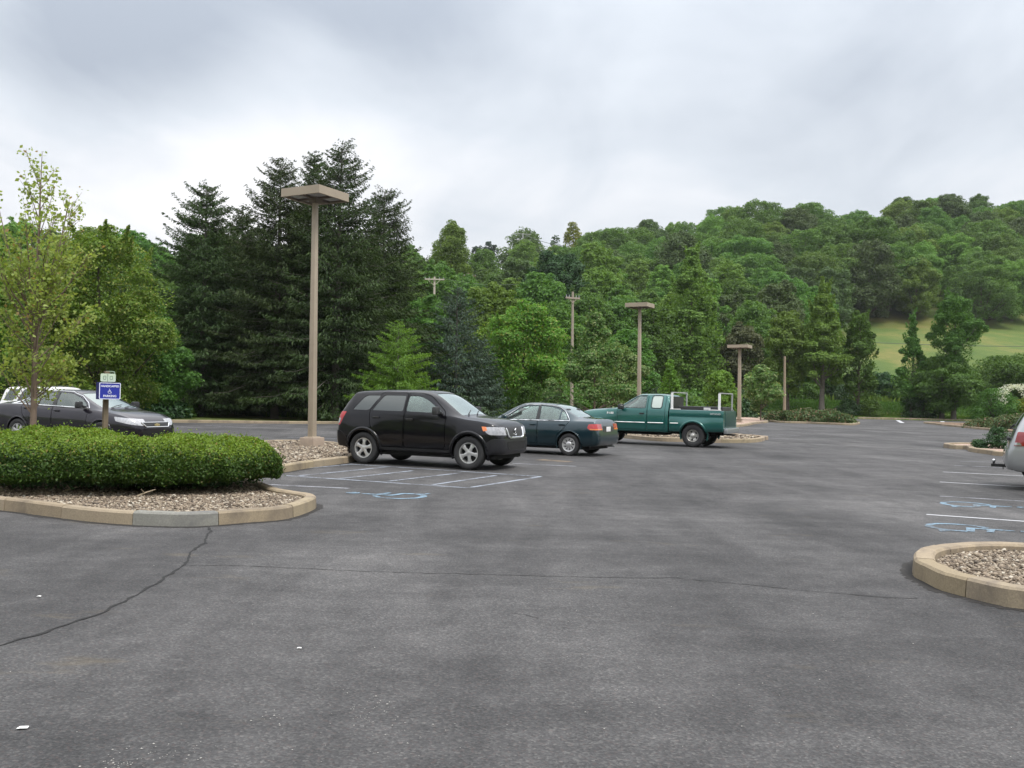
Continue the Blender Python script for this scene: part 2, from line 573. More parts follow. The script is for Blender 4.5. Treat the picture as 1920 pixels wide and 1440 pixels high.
def strip(mb, pts, w, z, jag=0.0, seed=0):
    r = random.Random(seed)
    pts = [Vector(p) for p in pts]
    V = []
    for i, p in enumerate(pts):
        a = pts[max(i - 1, 0)]; c = pts[min(i + 1, len(pts) - 1)]
        d = (c - a).normalized(); n = Vector((-d.y, d.x))
        w1 = w * (1 + jag * r.uniform(-1, 1)) / 2; w2 = w * (1 + jag * r.uniform(-1, 1)) / 2
        V += [(p.x + n.x * w1, p.y + n.y * w1, z), (p.x - n.x * w2, p.y - n.y * w2, z)]
    F = [(2 * i, 2 * i + 1, 2 * i + 3, 2 * i + 2) for i in range(len(pts) - 1)]
    mb.add(V, F)

def pxline(*pp): return [P2(*q) for q in pp]
def marking(name, lines, w, mat, z=0.004):
    mb = MB()
    for k, l in enumerate(lines): strip(mb, l, w, z + k * 0.0004)
    tag(mb.build(name, mat), kind='structure')

marking('road_marking', [pxline((536, 892), (700, 903), (877, 915)), pxline((877, 915), (1014, 894)), pxline((655, 870.5), (850, 883), (1014, 894)),
                         pxline((536, 882), (655, 871)), pxline((561, 892.5), (724, 876)), pxline((636, 898), (774, 883)),
                         pxline((727, 903), (864, 887)), pxline((811, 909.5), (930, 892))], 0.09, blue_p)
marking('road_marking', [pxline((505, 909), (655, 916)), pxline((961, 869), (1080, 874.5)), pxline((377, 797), (462, 802)),
                         pxline((540, 820), (633, 823)), pxline((493, 827), (567, 831)), pxline((330, 800), (380, 803))], 0.11, white_p)
marking('road_marking', [pxline((1768, 885), (1935, 893.5)), pxline((1762, 904), (1935, 914)), pxline((1737, 965), (1935, 979))], 0.10, white_b)
marking('road_marking', [pxline((1762, 930.5), (1935, 941)), pxline((1790, 873), (1880, 877)), pxline((1800, 865), (1860, 867)), pxline((1813, 830), (1850, 832)),
                         pxline((1815, 824), (1855, 826)), pxline((1816, 819), (1862, 821)), pxline((1818, 814.5), (1866, 816)),
                         pxline((1395, 806), (1560, 812)), pxline((1412, 813), (1500, 817)), pxline((1425, 822), (1480, 824))], 0.10, white_p)
marking('road_marking', [pxline((1683, 788), (1692, 793)), pxline((1766, 790), (1774, 794.5))], 0.4, white_b, 0.005)
marking('asphalt_seam', [pxline((1433, 829), (1620, 837), (1807, 846))], 0.26, seam_p)
marking('road_marking', [pxline((1010, 862), (1070, 866))], 0.45, wornpaint('rusty_stain', (0.20, 0.15, 0.10), 0.62), 0.0038)

def symbol(px, py, updir, s, z=0.0045, flip=1):
    "painted wheelchair symbol; updir = the way its head points"
    c = Vector(P2(px, py)); u = Vector(updir).normalized(); r = Vector((u.y, -u.x)) * flip
    def g(a, b): return c + r * a * s + u * b * s
    mb = MB()
    arc = [g(-0.04 + 0.30 * math.cos(a), -0.20 + 0.30 * math.sin(a)) for a in np.linspace(rad(120), rad(375), 22)]
    strip(mb, arc, 0.075 * s, z, 0.3, 3)
    strip(mb, [g(-0.12, 0.32), g(-0.09, 0.12), g(-0.06, -0.10)], 0.085 * s, z + 0.0005, 0.3, 4)
    strip(mb, [g(-0.10, -0.09), g(0.20, -0.09), g(0.30, -0.36), g(0.42, -0.33)], 0.08 * s, z + 0.001, 0.3, 5)
    strip(mb, [g(-0.09, 0.10), g(0.17, 0.09)], 0.07 * s, z + 0.0015, 0.3, 6)
    strip(mb, [g(-0.12 + 0.05 * math.cos(a), 0.46 + 0.05 * math.sin(a)) for a in np.linspace(0, 2 * math.pi, 12)], 0.09 * s, z + 0.002, 0.1, 7)
    tag(mb.build('road_marking', blue_s), kind='structure')
symbol(728, 927.5, -UD, 1.25)
symbol(1838, 993.5, UD, 1.25)
symbol(1846, 949, UD, 1.25)

# ---- cracks
crk = simple('crack_dark', (0.012, 0.012, 0.012), 0.95)
def crack(name, pts, w, seed):
    r = random.Random(seed)
    P = [Vector(P2(*q)) for q in pts]; out = []
    for a, b2 in zip(P[:-1], P[1:]):
        n = max(2, int((b2 - a).length / 0.07))
        for k in range(n):
            t_ = k / n
            out.append(a.lerp(b2, t_) + Vector((r.gauss(0, 1), r.gauss(0, 1))) * 0.008)
    out.append(P[-1])
    mb = MB(); strip(mb, out, w, 0.0042, 0.75, seed)
    tag(mb.build(name, crk), kind='structure')
crack('road_crack', [(393, 989), (394, 996), (384, 1012), (383, 1019), (357, 1035), (352, 1050), (344, 1061), (325, 1072), (300, 1090), (262, 1113), (222, 1133), (190, 1150), (150, 1163), (100, 1180), (40, 1199), (-30, 1221)], 0.022, 5)
crack('road_crack', [(344, 1061), (420, 1060), (500, 1063), (640, 1070), (760, 1074), (900, 1077), (960, 1079), (1080, 1082), (1200, 1084), (1270, 1084), (1330, 1090), (1420, 1098), (1500, 1107), (1600, 1115), (1660, 1121), (1722, 1122)], 0.011, 9)
crack('road_crack', [(960, 1150), (985, 1153), (1010, 1160)], 0.006, 2)

# ---- kerbed islands
def kerbmat(name, col):
    m, t, o = newmat(name)
    b = pbsdf(t, rough=0.85, spec=0.25)
    at_ = N(t, 'ShaderNodeAttribute'); at_.attribute_name = 'tone'; at_.attribute_type = 'GEOMETRY'
    p = wpos(t)
    c = mixc(t, noise(t, 5, 6, 0.7, p), tuple(x * 0.72 for x in col), tuple(x * 1.2 for x in col))
    c = mixc(t, 0.5, c, ramp(t, noise(t, 60, 3, 0.8, p), [(0.25, tuple(x * 0.55 for x in col)), (0.7, tuple(x * 1.35 for x in col))]))
    st = ramp(t, noise(t, 1.4, 5, 0.7, p, 0.5), [(0.47, (0, 0, 0)), (0.66, (0.8, 0.8, 0.8))])
    c = mixc(t, N_sep(t, st), c, (0.15, 0.125, 0.10))
    c = mixc(t, 1.0, c, at_.outputs['Color'], 'MULTIPLY')
    t.links.new(c, b.inputs['Base Color'])
    bump(t, noise(t, 40, 4, 0.7, p), 0.5, 0.006, b)
    t.links.new(b.outputs[0], o.inputs[0])
    return m
kerb_m = kerbmat('tan_kerb', (0.285, 0.235, 0.165))

def gravelmat(name, stops, sc):
    m, t, o = newmat(name)
    b = pbsdf(t, rough=0.8, spec=0.3)
    p = wpos(t)
    vo = N(t, 'ShaderNodeTexVoronoi'); vo.inputs['Scale'].default_value = sc; t.links.new(p, vo.inputs['Vector'])
    c = ramp(t, N_sep(t, vo.outputs['Color']), stops)
    t.links.new(c, b.inputs['Base Color'])
    bump(t, math_('SUBTRACT', 1.0, vo.outputs['Distance'], t=t), 1.0, 0.02, b)
    t.links.new(b.outputs[0], o.inputs[0])
    return m
GR = [(0.0, (0.06, 0.048, 0.036)), (0.3, (0.14, 0.108, 0.078)), (0.6, (0.23, 0.18, 0.13)), (0.88, (0.30, 0.25, 0.185)), (1.0, (0.46, 0.42, 0.35))]
grav_base = gravelmat('gravel_bed', GR, 34)
pink_bed = gravelmat('pinkish_gravel', [(0, (0.22, 0.15, 0.12)), (0.5, (0.33, 0.235, 0.185)), (1, (0.46, 0.36, 0.29))], 16)
stone_m, t, o = newmat('pebbles')
b = pbsdf(t, rough=0.7, spec=0.35)
g = N(t, 'ShaderNodeNewGeometry')
t.links.new(ramp(t, g.outputs['Random Per Island'], GR), b.inputs['Base Color'])
t.links.new(b.outputs[0], o.inputs[0])

def kerb(poly, h=0.15, wd=0.17, seg=1.0, seed=0, gray=None, closed=True, smooth_corners=8, name='kerb'):
    "kerb stones set end to end round a bed"
    P = catmull(poly, smooth_corners, closed)
    # resample
    L_ = [0]; Q = P + [P[0]] if closed else P
    for a, b2 in zip(Q[:-1], Q[1:]): L_.append(L_[-1] + (b2 - a).length)
    tot = L_[-1]; X_ = np.array([q.x for q in Q]); Y_ = np.array([q.y for q in Q])
    r = random.Random(seed)
    area = sum(a.x * b2.y - b2.x * a.y for a, b2 in zip(P, P[1:] + P[:1]))
    sg = 1 if area > 0 else -1
    cuts = [0.0]
    while cuts[-1] < tot - seg * 0.6: cuts.append(min(tot, cuts[-1] + seg * r.uniform(0.8, 1.25)))
    if cuts[-1] < tot: cuts[-1] = tot
    V = []; F = []; T = []
    def pt(s_): return Vector((np.interp(s_, L_, X_), np.interp(s_, L_, Y_)))
    bv = 0.022
    for s0, s1 in zip(cuts[:-1], cuts[1:]):
        s0 += 0.005; s1 -= 0.005
        n = max(2, int((s1 - s0) / 0.12))
        ex = r.uniform(-0.005, 0.006); lift = r.uniform(-0.004, 0.006); tone = r.uniform(0.9, 1.1); tn = (tone, tone * r.uniform(.97, 1.0), tone * r.uniform(0.93, 1.02))
        mid = pt((s0 + s1) / 2)
        if gray is not None and (mid - Vector(gray)).length < seg * 0.42: tn = (0.72, 0.86, 1.1)
        base = len(V)
        for k in range(n + 1):
            s_ = s0 + (s1 - s0) * k / n
            p = pt(s_); d = (pt(min(s_ + 0.05, tot)) - pt(max(s_ - 0.05, 0))).normalized()
            nn = Vector((d.y, -d.x)) * sg
            jit = r.uniform(-0.003, 0.003)
            for off, z in ((ex, -0.03), (ex - 0.012, h - bv + lift), (ex - 0.012 - bv, h + lift + jit), (ex - wd + bv, h + lift + jit), (ex - wd, h - bv + lift), (ex - wd, -0.03)):
                V.append((p.x + nn.x * off, p.y + nn.y * off, z))
        for k in range(n):
            for e in range(5):
                a = base + k * 6 + e
                F.append((a, a + 1, a + 7, a + 6)); T.append(tn)
        F.append(tuple(base + e for e in range(6))); F.append(tuple(base + n * 6 + e for e in range(5, -1, -1))); T += [tn, tn]
    me = bpy.data.meshes.new('kerb'); me.from_pydata(V, [], F); me.materials.append(kerb_m)
    at_ = me.attributes.new('tone', 'FLOAT_COLOR', 'FACE')
    at_.data.foreach_set('color', [c for tn in T for c in (*tn, 1)])
    bm = bmesh.new(); bm.from_mesh(me); bmesh.ops.recalc_face_normals(bm, faces=bm.faces); bm.to_mesh(me); bm.free()
    o = link(name, me); tag(o, kind='structure')
    return P, sg

def bed(P, mat, z=0.09, name='gravel_bed'):
    bm = bmesh.new()
    f = bm.faces.new([bm.verts.new((p.x, p.y, z)) for p in P])
    bmesh.ops.triangulate(bm, faces=[f])
    me = bpy.data.meshes.new(name); bm.to_mesh(me); bm.free(); me.materials.append(mat)
    for pl in me.polygons:
        if pl.normal.z < 0: pl.flip()
    return tag(link(name, me), kind='structure')

ICO = None
def pebbles(name, poly, n, smin, smax, z, seed, clip=None, holes=None):
    "loose stones: one object"
    global ICO
    if ICO is None:
        bm = bmesh.new(); bmesh.ops.create_icosphere(bm, subdivisions=1, radius=1)
        bmesh.ops.triangulate(bm, faces=bm.faces)
        ICO = (np.array([v.co[:] for v in bm.verts]), np.array([[v.index for v in f.verts] for f in bm.faces])); bm.free()
    g = np.random.default_rng(seed)
    px = np.array([p.x for p in poly]); py = np.array([p.y for p in poly])
    x0, x1, y0, y1 = clip or (px.min(), px.max(), py.min(), py.max())
    X = g.uniform(x0, x1, n * 3); Y = g.uniform(y0, y1, n * 3)
    ins = np.zeros(len(X), bool); jx = len(px) - 1
    for k in range(len(px)):
        c_ = ((py[k] > Y) != (py[jx] > Y)) & (X < (px[jx] - px[k]) * (Y - py[k]) / (py[jx] - py[k] + 1e-12) + px[k])
        ins ^= c_; jx = k
    X = X[ins][:n]; Y = Y[ins][:n]; n = len(X)
    s = g.uniform(smin, smax, n) * g.choice([.6, .8, 1, 1, 1.5], n)
    v0, f0 = ICO
    V = v0[None] * (1 + g.uniform(-0.22, 0.22, (n, len(v0), 1)))
    V = V * (s[:, None, None] * np.stack([g.uniform(.7, 1.3, n), g.uniform(.6, 1.1, n), g.uniform(.4, .75, n)], 1)[:, None, :])
    a = g.uniform(0, 6.28, n); ca, sa = np.cos(a)[:, None], np.sin(a)[:, None]
    x = V[..., 0] * ca - V[..., 1] * sa; y = V[..., 0] * sa + V[..., 1] * ca
    tl = g.uniform(-.5, .5, n)[:, None]
    zz = V[..., 2] + x * tl
    V = np.stack([x + X[:, None], y + Y[:, None], zz + z + (s * g.uniform(0.0, 0.8, n))[:, None]], -1)
    F = f0[None] + (np.arange(n) * len(v0))[:, None, None]
    o = link(name, np_mesh(name, V.reshape(-1, 3), F.reshape(-1, 3), stone_m, True))
    return tag(o, kind='stuff')

isl_a = [(-2.66, 12.65), P2(540, 973), P2(467, 980), P2(373, 987), P2(287, 986.5), P2(183, 980), P2(83, 968), P2(0, 957), (-9.0, 12.9), (-12.3, 14.6), (-13.3, 17), (-12.3, 19.4), (-9.5, 19.2), (-6.3, 17.6), (-4.4, 15.4), (-3.45, 13.75), (-2.86, 13.2)]
PA, _ = kerb(isl_a, 0.155, 0.17, 1.05, 3, gray=P2(330, 986))
inner = [Vector((p.x, p.y)) for p in PA]
ctr = sum(inner, Vector((0, 0))) / len(inner)
def shrink(P, d):
    Q = offset_poly([(p.x, p.y) for p in P], -d)
    return [Vector(q_) for q_ in Q]
bed(shrink(PA, 0.13), grav_base, 0.10)
pebbles('gravel', shrink(PA, 0.2), 44000, 0.008, 0.019, 0.105, 1, clip=(-9.0, -2.5, 10.5, 15.2))

isl_b = [(3.85, 8.75), (3.80, 8.35), (3.78, 8.05), P2(1795, 1116), P2(1850, 1130), P2(1920, 1143), (5.3, 6.65), (7.5, 5.5), (9.5, 4.6), (11.2, 5.4), (10.8, 7.3), (8.5, 8.7), (6.6, 9.7), (5.5, 9.95), (4.85, 9.88), (4.2, 9.40)]
PB, _ = kerb(isl_b, 0.165, 0.2, 1.0, 11)
bed(shrink(PB, 0.15), grav_base, 0.08)
pebbles('gravel', shrink(PB, 0.22), 26000, 0.008, 0.019, 0.085, 2, clip=(3.8, 6.8, 6.0, 10))

isl_c = [(-3.55, 22.1), (-4.2, 19.4), (-5.0, 17.2), (-7.5, 18.6), (-9.2, 20.4), (-8.6, 24.5), (-7.0, 27.6), (-5.4, 27.4), (-3.9, 24.6)]
PC, _ = kerb(isl_c, 0.15, 0.17, 1.2, 5)
bed(shrink(PC, 0.13), grav_base, 0.10)
pebbles('gravel', shrink(PC, 0.2), 14000, 0.018, 0.034, 0.105, 3)

isl_d = [P2(1436, 825), P2(1425, 828.5), P2(1400, 830.5), P2(1350, 830.5), P2(1300, 829), P2(1215, 826), (4.2, 42), (5.6, 54), (8.4, 54), (9.6, 47), (10.6, 42.6), (11.2, 40.2)]
PD, _ = kerb(isl_d, 0.16, 0.2, 1.5, 6)
bed(shrink(PD, 0.15), grav_base, 0.11)
pebbles('gravel', shrink(PD, 0.3), 5000, 0.03, 0.055, 0.11, 4)

isl_e = [P2(1385, 800.5), P2(1418, 795), P2(1440, 791.5), (23.5, 92), (16, 97), (7, 80), (6.5, 66), (10.0, 61.5), (13, 60)]
PE, _ = kerb(isl_e, 0.15, 0.25, 1.5, 8)
bed(shrink(PE, 0.15), pink_bed, 0.12)

isl_f = [P2(1447, 791.5), P2(1520, 794.5), P2(1590, 797.5), P2(1609, 796), (31, 82), (36, 100), (30, 106), (25.5, 95)]
PF, _ = kerb(isl_f, 0.15, 0.25, 1.5, 9)
mulch = gravelmat('mulch', [(0, (0.05, 0.03, 0.02)), (0.5, (0.13, 0.08, 0.05)), (1, (0.25, 0.17, 0.10))], 14)
bed(shrink(PF, 0.15), mulch, 0.12, 'mulch_bed')

isl_g = [P2(1811, 843), P2(1818, 847), P2(1850, 851.5), P2(1900, 856.5), (21, 29.5), (23, 30.5), (22, 35), (19.5, 38), (17.6, 37.2), (17.0, 35.4)]
PG, _ = kerb(isl_g, 0.16, 0.2, 1.2, 12)
bed(shrink(PG, 0.15), pink_bed, 0.11)

isl_h = [P2(1815, 803), P2(1850, 806.5), P2(1920, 812), (44, 52), (50, 58), (47, 80), (41, 90), (37.5, 80)]
PH, _ = kerb(isl_h, 0.15, 0.22, 1.5, 13)
bed(shrink(PH, 0.15), mulch, 0.12, 'mulch_bed')

# grime washed up against the kerbs
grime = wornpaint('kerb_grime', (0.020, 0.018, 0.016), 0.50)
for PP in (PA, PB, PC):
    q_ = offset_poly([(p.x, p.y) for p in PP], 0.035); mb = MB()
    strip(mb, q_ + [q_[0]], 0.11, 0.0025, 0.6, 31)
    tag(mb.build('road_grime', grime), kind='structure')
# kerb along the far edge of the car park
edge = [(-60, 26), (-30, 38), (-16.2, 43.8), tuple(P2(640, 795)), (-2.0, 55.2), tuple(P2(935, 787)), (6, 66.5)]
kerb([(x, y) for x, y in edge], 0.13, 0.25, 2.0, 14, closed=False)
kerb([tuple(P2(1610, 785)), tuple(P2(1700, 787)), tuple(P2(1830, 790)), (70, 111)], 0.2, 0.35, 2.0, 15, closed=False)
# pale footpath on top of the bank
mb = MB()
V = []; F = []
for k in range(60):
    x = 34 + k * 2.2
    for dy in (0, 1.7):
        V.append((x, 124.2 + dy, tz(x, 124.2 + dy) + 0.06))
F = [(2 * k, 2 * k + 2, 2 * k + 3, 2 * k + 1) for k in range(59)]
mb.add(V, F)
tag(mb.build('path', simple('pale_path', (0.36, 0.35, 0.31), 0.9)), kind='structure')

# ---- bits on the asphalt
chip = simple('white_chip', (0.30, 0.29, 0.27), 0.85)
def chips(name, spots, n, seed, mat):
    g = random.Random(seed); mb = MB()
    for (px, py, rx, ry, cnt) in spots:
        for _ in range(cnt):
            x = px + g.gauss(0, 1) * rx; y = py + g.gauss(0, 1) * ry
            c = at(x, y, 0.003); s = g.uniform(0.0015, 0.0032) * g.choice([1, 1, 1.7]); a = g.uniform(0, 3.14)
            u = Vector((math.cos(a), math.sin(a), 0)) * s; v = Vector((-math.sin(a), math.cos(a), 0)) * s * g.uniform(.5, 1)
            mb.add([c - u - v, c + u - v, c + u * .6 + v, c - u + v * .8, c + Vector((0, 0, s * .7))], [(0, 1, 4), (1, 2, 4), (2, 3, 4), (3, 0, 4)])
    tag(mb.build(name, mat), kind='stuff')
chips('grit', [(690, 1335, 34, 22, 50), (500, 1345, 26, 8, 14), (290, 1412, 55, 12, 35), (230, 1432, 30, 6, 30), (700, 1380, 60, 26, 20), (960, 1250, 600, 140, 110), (1500, 1300, 300, 90, 50)], 0, 4, chip)
paper = simple('paper', (0.75, 0.75, 0.73), 0.8)
for (px, py, s, lab) in ((43, 1364, 0.024, 'white paper scrap on asphalt near the bottom left corner'), (561, 1215, 0.014, 'tiny white paper scrap on asphalt in the middle foreground'), (73, 1118, 0.016, 'small white scrap on asphalt above the long crack at left')):
    c = at(px, py, 0.006); mb = MB()
    mb.add([c + Vector((-s, -s * .7, 0)), c + Vector((0, -s * .9, .004)), c + Vector((s, -s * .3, 0)), c + Vector((s * .9, s * .6, .003)), c + Vector((0.1 * s, s * .9, 0)), c + Vector((-s * .8, s * .5, .002)), c + Vector((0, 0, .006))],
           [(0, 1, 6), (1, 2, 6), (2, 3, 6), (3, 4, 6), (4, 5, 6), (5, 0, 6)])
    tag(mb.build('paper_scrap', paper), lab, 'litter')
# ================================================================ VEHICLES
rubber = simple('tyre_rubber', (0.022, 0.022, 0.023), 0.75, var=0.25)
plastic = simple('black_plastic', (0.018, 0.018, 0.019), 0.45)
chrome = simple('chrome', (0.78, 0.79, 0.80), 0.12, 1.0, var=0.05)
alloy = simple('alloy', (0.56, 0.56, 0.56), 0.35, 0.7, var=0.08)
dark_in = simple('wheel_well', (0.008, 0.008, 0.008), 0.95)
cabin = simple('cabin_trim', (0.05, 0.052, 0.055), 0.8)
cabin_tan = simple('cabin_cloth', (0.16, 0.16, 0.155), 0.85)
red_l = simple('red_lens', (0.36, 0.012, 0.014), 0.12, coat=1.0, var=0.3, scale=25)
amber_l = simple('amber_lens', (0.62, 0.16, 0.03), 0.12, coat=1.0, var=0.2)
clear_l = simple('clear_lens', (0.36, 0.36, 0.37), 0.12, 0.6, coat=1.0, var=0.6, scale=18)
white_pl = simple('white_plate', (0.7, 0.7, 0.7), 0.5)
wht_paint = simple('white_metal', (0.80, 0.80, 0.79), 0.4, var=0.05)
steel = simple('dull_steel', (0.30, 0.31, 0.32), 0.4, 0.6)
gl_clear = glass('clear_glass', (0.60, 0.68, 0.65), 1.0, (0.16, 0.20, 0.19), 0.18)
gl_wind = glass('windscreen_glass', (0.5, 0.6, 0.57), 1.6, (0.16, 0.22, 0.20), 0.35)
gl_dark = glass('privacy_glass', (0.05, 0.05, 0.05), 1.2, (0.016, 0.016, 0.018), 0.85)

def pchip(x, y, xi):
    "monotone cubic through the keys"
    x = np.asarray(x, float); y = np.asarray(y, float)
    h = np.diff(x); d = np.diff(y) / h
    m = np.zeros_like(y)
    for i in range(1, len(x) - 1):
        if d[i - 1] * d[i] > 0:
            w1 = 2 * h[i] + h[i - 1]; w2 = h[i] + 2 * h[i - 1]
            m[i] = (w1 + w2) / (w1 / d[i - 1] + w2 / d[i])
    m[0], m[-1] = d[0], d[-1]
    k = np.clip(np.searchsorted(x, xi) - 1, 0, len(x) - 2)
    t = (xi - x[k]) / h[k]
    return ((2 * t**3 - 3 * t**2 + 1) * y[k] + (t**3 - 2 * t**2 + t) * h[k] * m[k] + (-2 * t**3 + 3 * t**2) * y[k + 1] + (t**3 - t**2) * h[k] * m[k + 1])

def chaikin(P, n=1):
    for _ in range(n):
        Q = [P[0]]
        for a, b_ in zip(P[:-1], P[1:]):
            Q += [(a[0] * .75 + b_[0] * .25, a[1] * .75 + b_[1] * .25), (a[0] * .25 + b_[0] * .75, a[1] * .25 + b_[1] * .75)]
        Q.append(P[-1]); P = Q
    return P

class Hull:
    "car shell lofted through cross-sections; keys rows = x, zbot, zbelt, wbelt, wmax, zedge, wedge, ztop"
    def __init__(s, keys, wheels=(), flare=0.0, fr=0.42, box=False):
        K = np.array(sorted(keys)); x = K[:, 0]
        xi = np.unique(np.round(np.concatenate([x, np.linspace(x[0], x[-1], 76)]), 3))
        C = [pchip(x, K[:, c], xi) for c in range(1, 8)]
        rows = []
        for k, xx in enumerate(xi):
            zb, zl, wb, wm, ze, we, zt = [c[k] for c in C]
            fl = sum(flare * math.exp(-((xx - q) / fr) ** 4) for q in wheels)
            wm2 = wm + fl
            P = [(0, zb), (wm * .7, zb), (wm2 - .06, zb + .01), (wm2 - .012, zb + .10), (wm2, zb + (zl - zb) * .45), (wm2 - .004 - fl * .4, zb + (zl - zb) * .7),
                 (wb + (wm - wb) * .45, zl - .06 * min(1, (zl - zb) * 2)), (wb, zl)]
            for f_ in (0.12, 0.5, 0.88):
                P.append((wb + (we - wb) * f_ + 0.018 * math.sin(f_ * math.pi) * min(1, (ze - zl) * 4), zl + (ze - zl) * f_))
            P += [(we, ze), (we - min(.09, we * .3), ze + (zt - ze) * .55), (we * .5, ze + (zt - ze) * .9), (0, zt)]
            P = chaikin(P, 1)
            rows.append([(xx, -p[0], p[1]) for p in P[:-1]] + [(xx, p[0], p[1]) for p in reversed(P[1:])])
        n = len(rows[0]); V = [p for r in rows for p in r]; F = []
        for k in range(len(rows) - 1):
            for a in range(n):
                b_ = (a + 1) % n
                F.append((k * n + a, k * n + b_, (k + 1) * n + b_, (k + 1) * n + a))
        F.append(tuple(range(n))); F.append(tuple((len(rows) - 1) * n + a for a in range(n)))
        me = bpy.data.meshes.new('h'); me.from_pydata(V, [], F)
        bm = bmesh.new(); bm.from_mesh(me)
        bmesh.ops.remove_doubles(bm, verts=bm.verts, dist=0.0004)
        bmesh.ops.recalc_face_normals(bm, faces=bm.faces)
        bm.normal_update()
        s.V = [v.co.copy() for v in bm.verts]; s.Nn = [v.normal.copy() for v in bm.verts]
        s.F = [tuple(v.index for v in f.verts) for f in bm.faces]
        s.bvh = BVHTree.FromPolygons(s.V, s.F)
        bm.free(); bpy.data.meshes.remove(me)
    def shell(s, o1, o2):
        mb = MB()
        mb.add([v + n * o1 for v, n in zip(s.V, s.Nn)], s.F)
        mb.add([v + n * o2 for v, n in zip(s.V, s.Nn)], [tuple(reversed(f)) for f in s.F])
        me = bpy.data.meshes.new('shell'); me.from_pydata(mb.v, [], mb.f)
        return me
    def side(s, x, z, sg=1, off=0.0):
        h = s.bvh.ray_cast(Vector((x, 3 * sg, z)), Vector((0, -sg, 0)))
        return Vector((x, (h[0].y if h[0] else 0.8 * sg) + off * sg, z))
    def top(s, x, y, off=0.0):
        h = s.bvh.ray_cast(Vector((x, y, 4)), Vector((0, 0, -1)))
        return Vector((x, y, (h[0].z if h[0] else 1.0) + off))
    def end(s, y, z, sg=1, off=0.0):
        h = s.bvh.ray_cast(Vector((5 * sg, y, z)), Vector((-sg, 0, 0)))
        return Vector(((h[0].x if h[0] else 2.0 * sg) + off * sg, y, z))

def boolean(me, cut, op):
    "me, cut: meshes -> new mesh"
    a = bpy.data.objects.new('tmp_a', me); b_ = bpy.data.objects.new('tmp_b', cut)
    COL.objects.link(a); COL.objects.link(b_)
    m = a.modifiers.new('b', 'BOOLEAN'); m.operation = op; m.object = b_; m.solver = 'EXACT'
    dg = bpy.context.evaluated_depsgraph_get(); dg.update()
    r = bpy.data.meshes.new_from_object(a.evaluated_get(dg), depsgraph=dg)
    bpy.data.objects.remove(a); bpy.data.objects.remove(b_)
    return r

def cutmesh(mb):
    me = bpy.data.meshes.new('cut'); me.from_pydata(mb.v, [], mb.f)
    bm = bmesh.new(); bm.from_mesh(me); bmesh.ops.recalc_face_normals(bm, faces=bm.faces); bm.to_mesh(me); bm.free()
    return me

def finish(me, mat, smooth=38):
    me.materials.clear(); me.materials.append(mat)
    me.polygons.foreach_set('material_index', [0] * len(me.polygons))
    me.polygons.foreach_set('use_smooth', [True] * len(me.polygons))
    me.set_sharp_from_angle(angle=rad(smooth))
    me.update()
    return me

def components(me):
    bm = bmesh.new(); bm.from_mesh(me); bm.verts.ensure_lookup_table()
    seen = [-1] * len(bm.verts); n = 0
    for v in bm.verts:
        if seen[v.index] >= 0: continue
        st = [v]; seen[v.index] = n
        while st:
            q_ = st.pop()
            for e in q_.link_edges:
                o_ = e.other_vert(q_)
                if seen[o_.index] < 0: seen[o_.index] = n; st.append(o_)
        n += 1
    out = []
    for k in range(n):
        vs_ = [v for v in bm.verts if seen[v.index] == k]
        idx = {v.index: i for i, v in enumerate(vs_)}
        fs = [tuple(idx[v.index] for v in f.verts) for f in bm.faces if seen[f.verts[0].index] == k]
        out.append(([v.co.copy() for v in vs_], fs))
    bm.free()
    return out

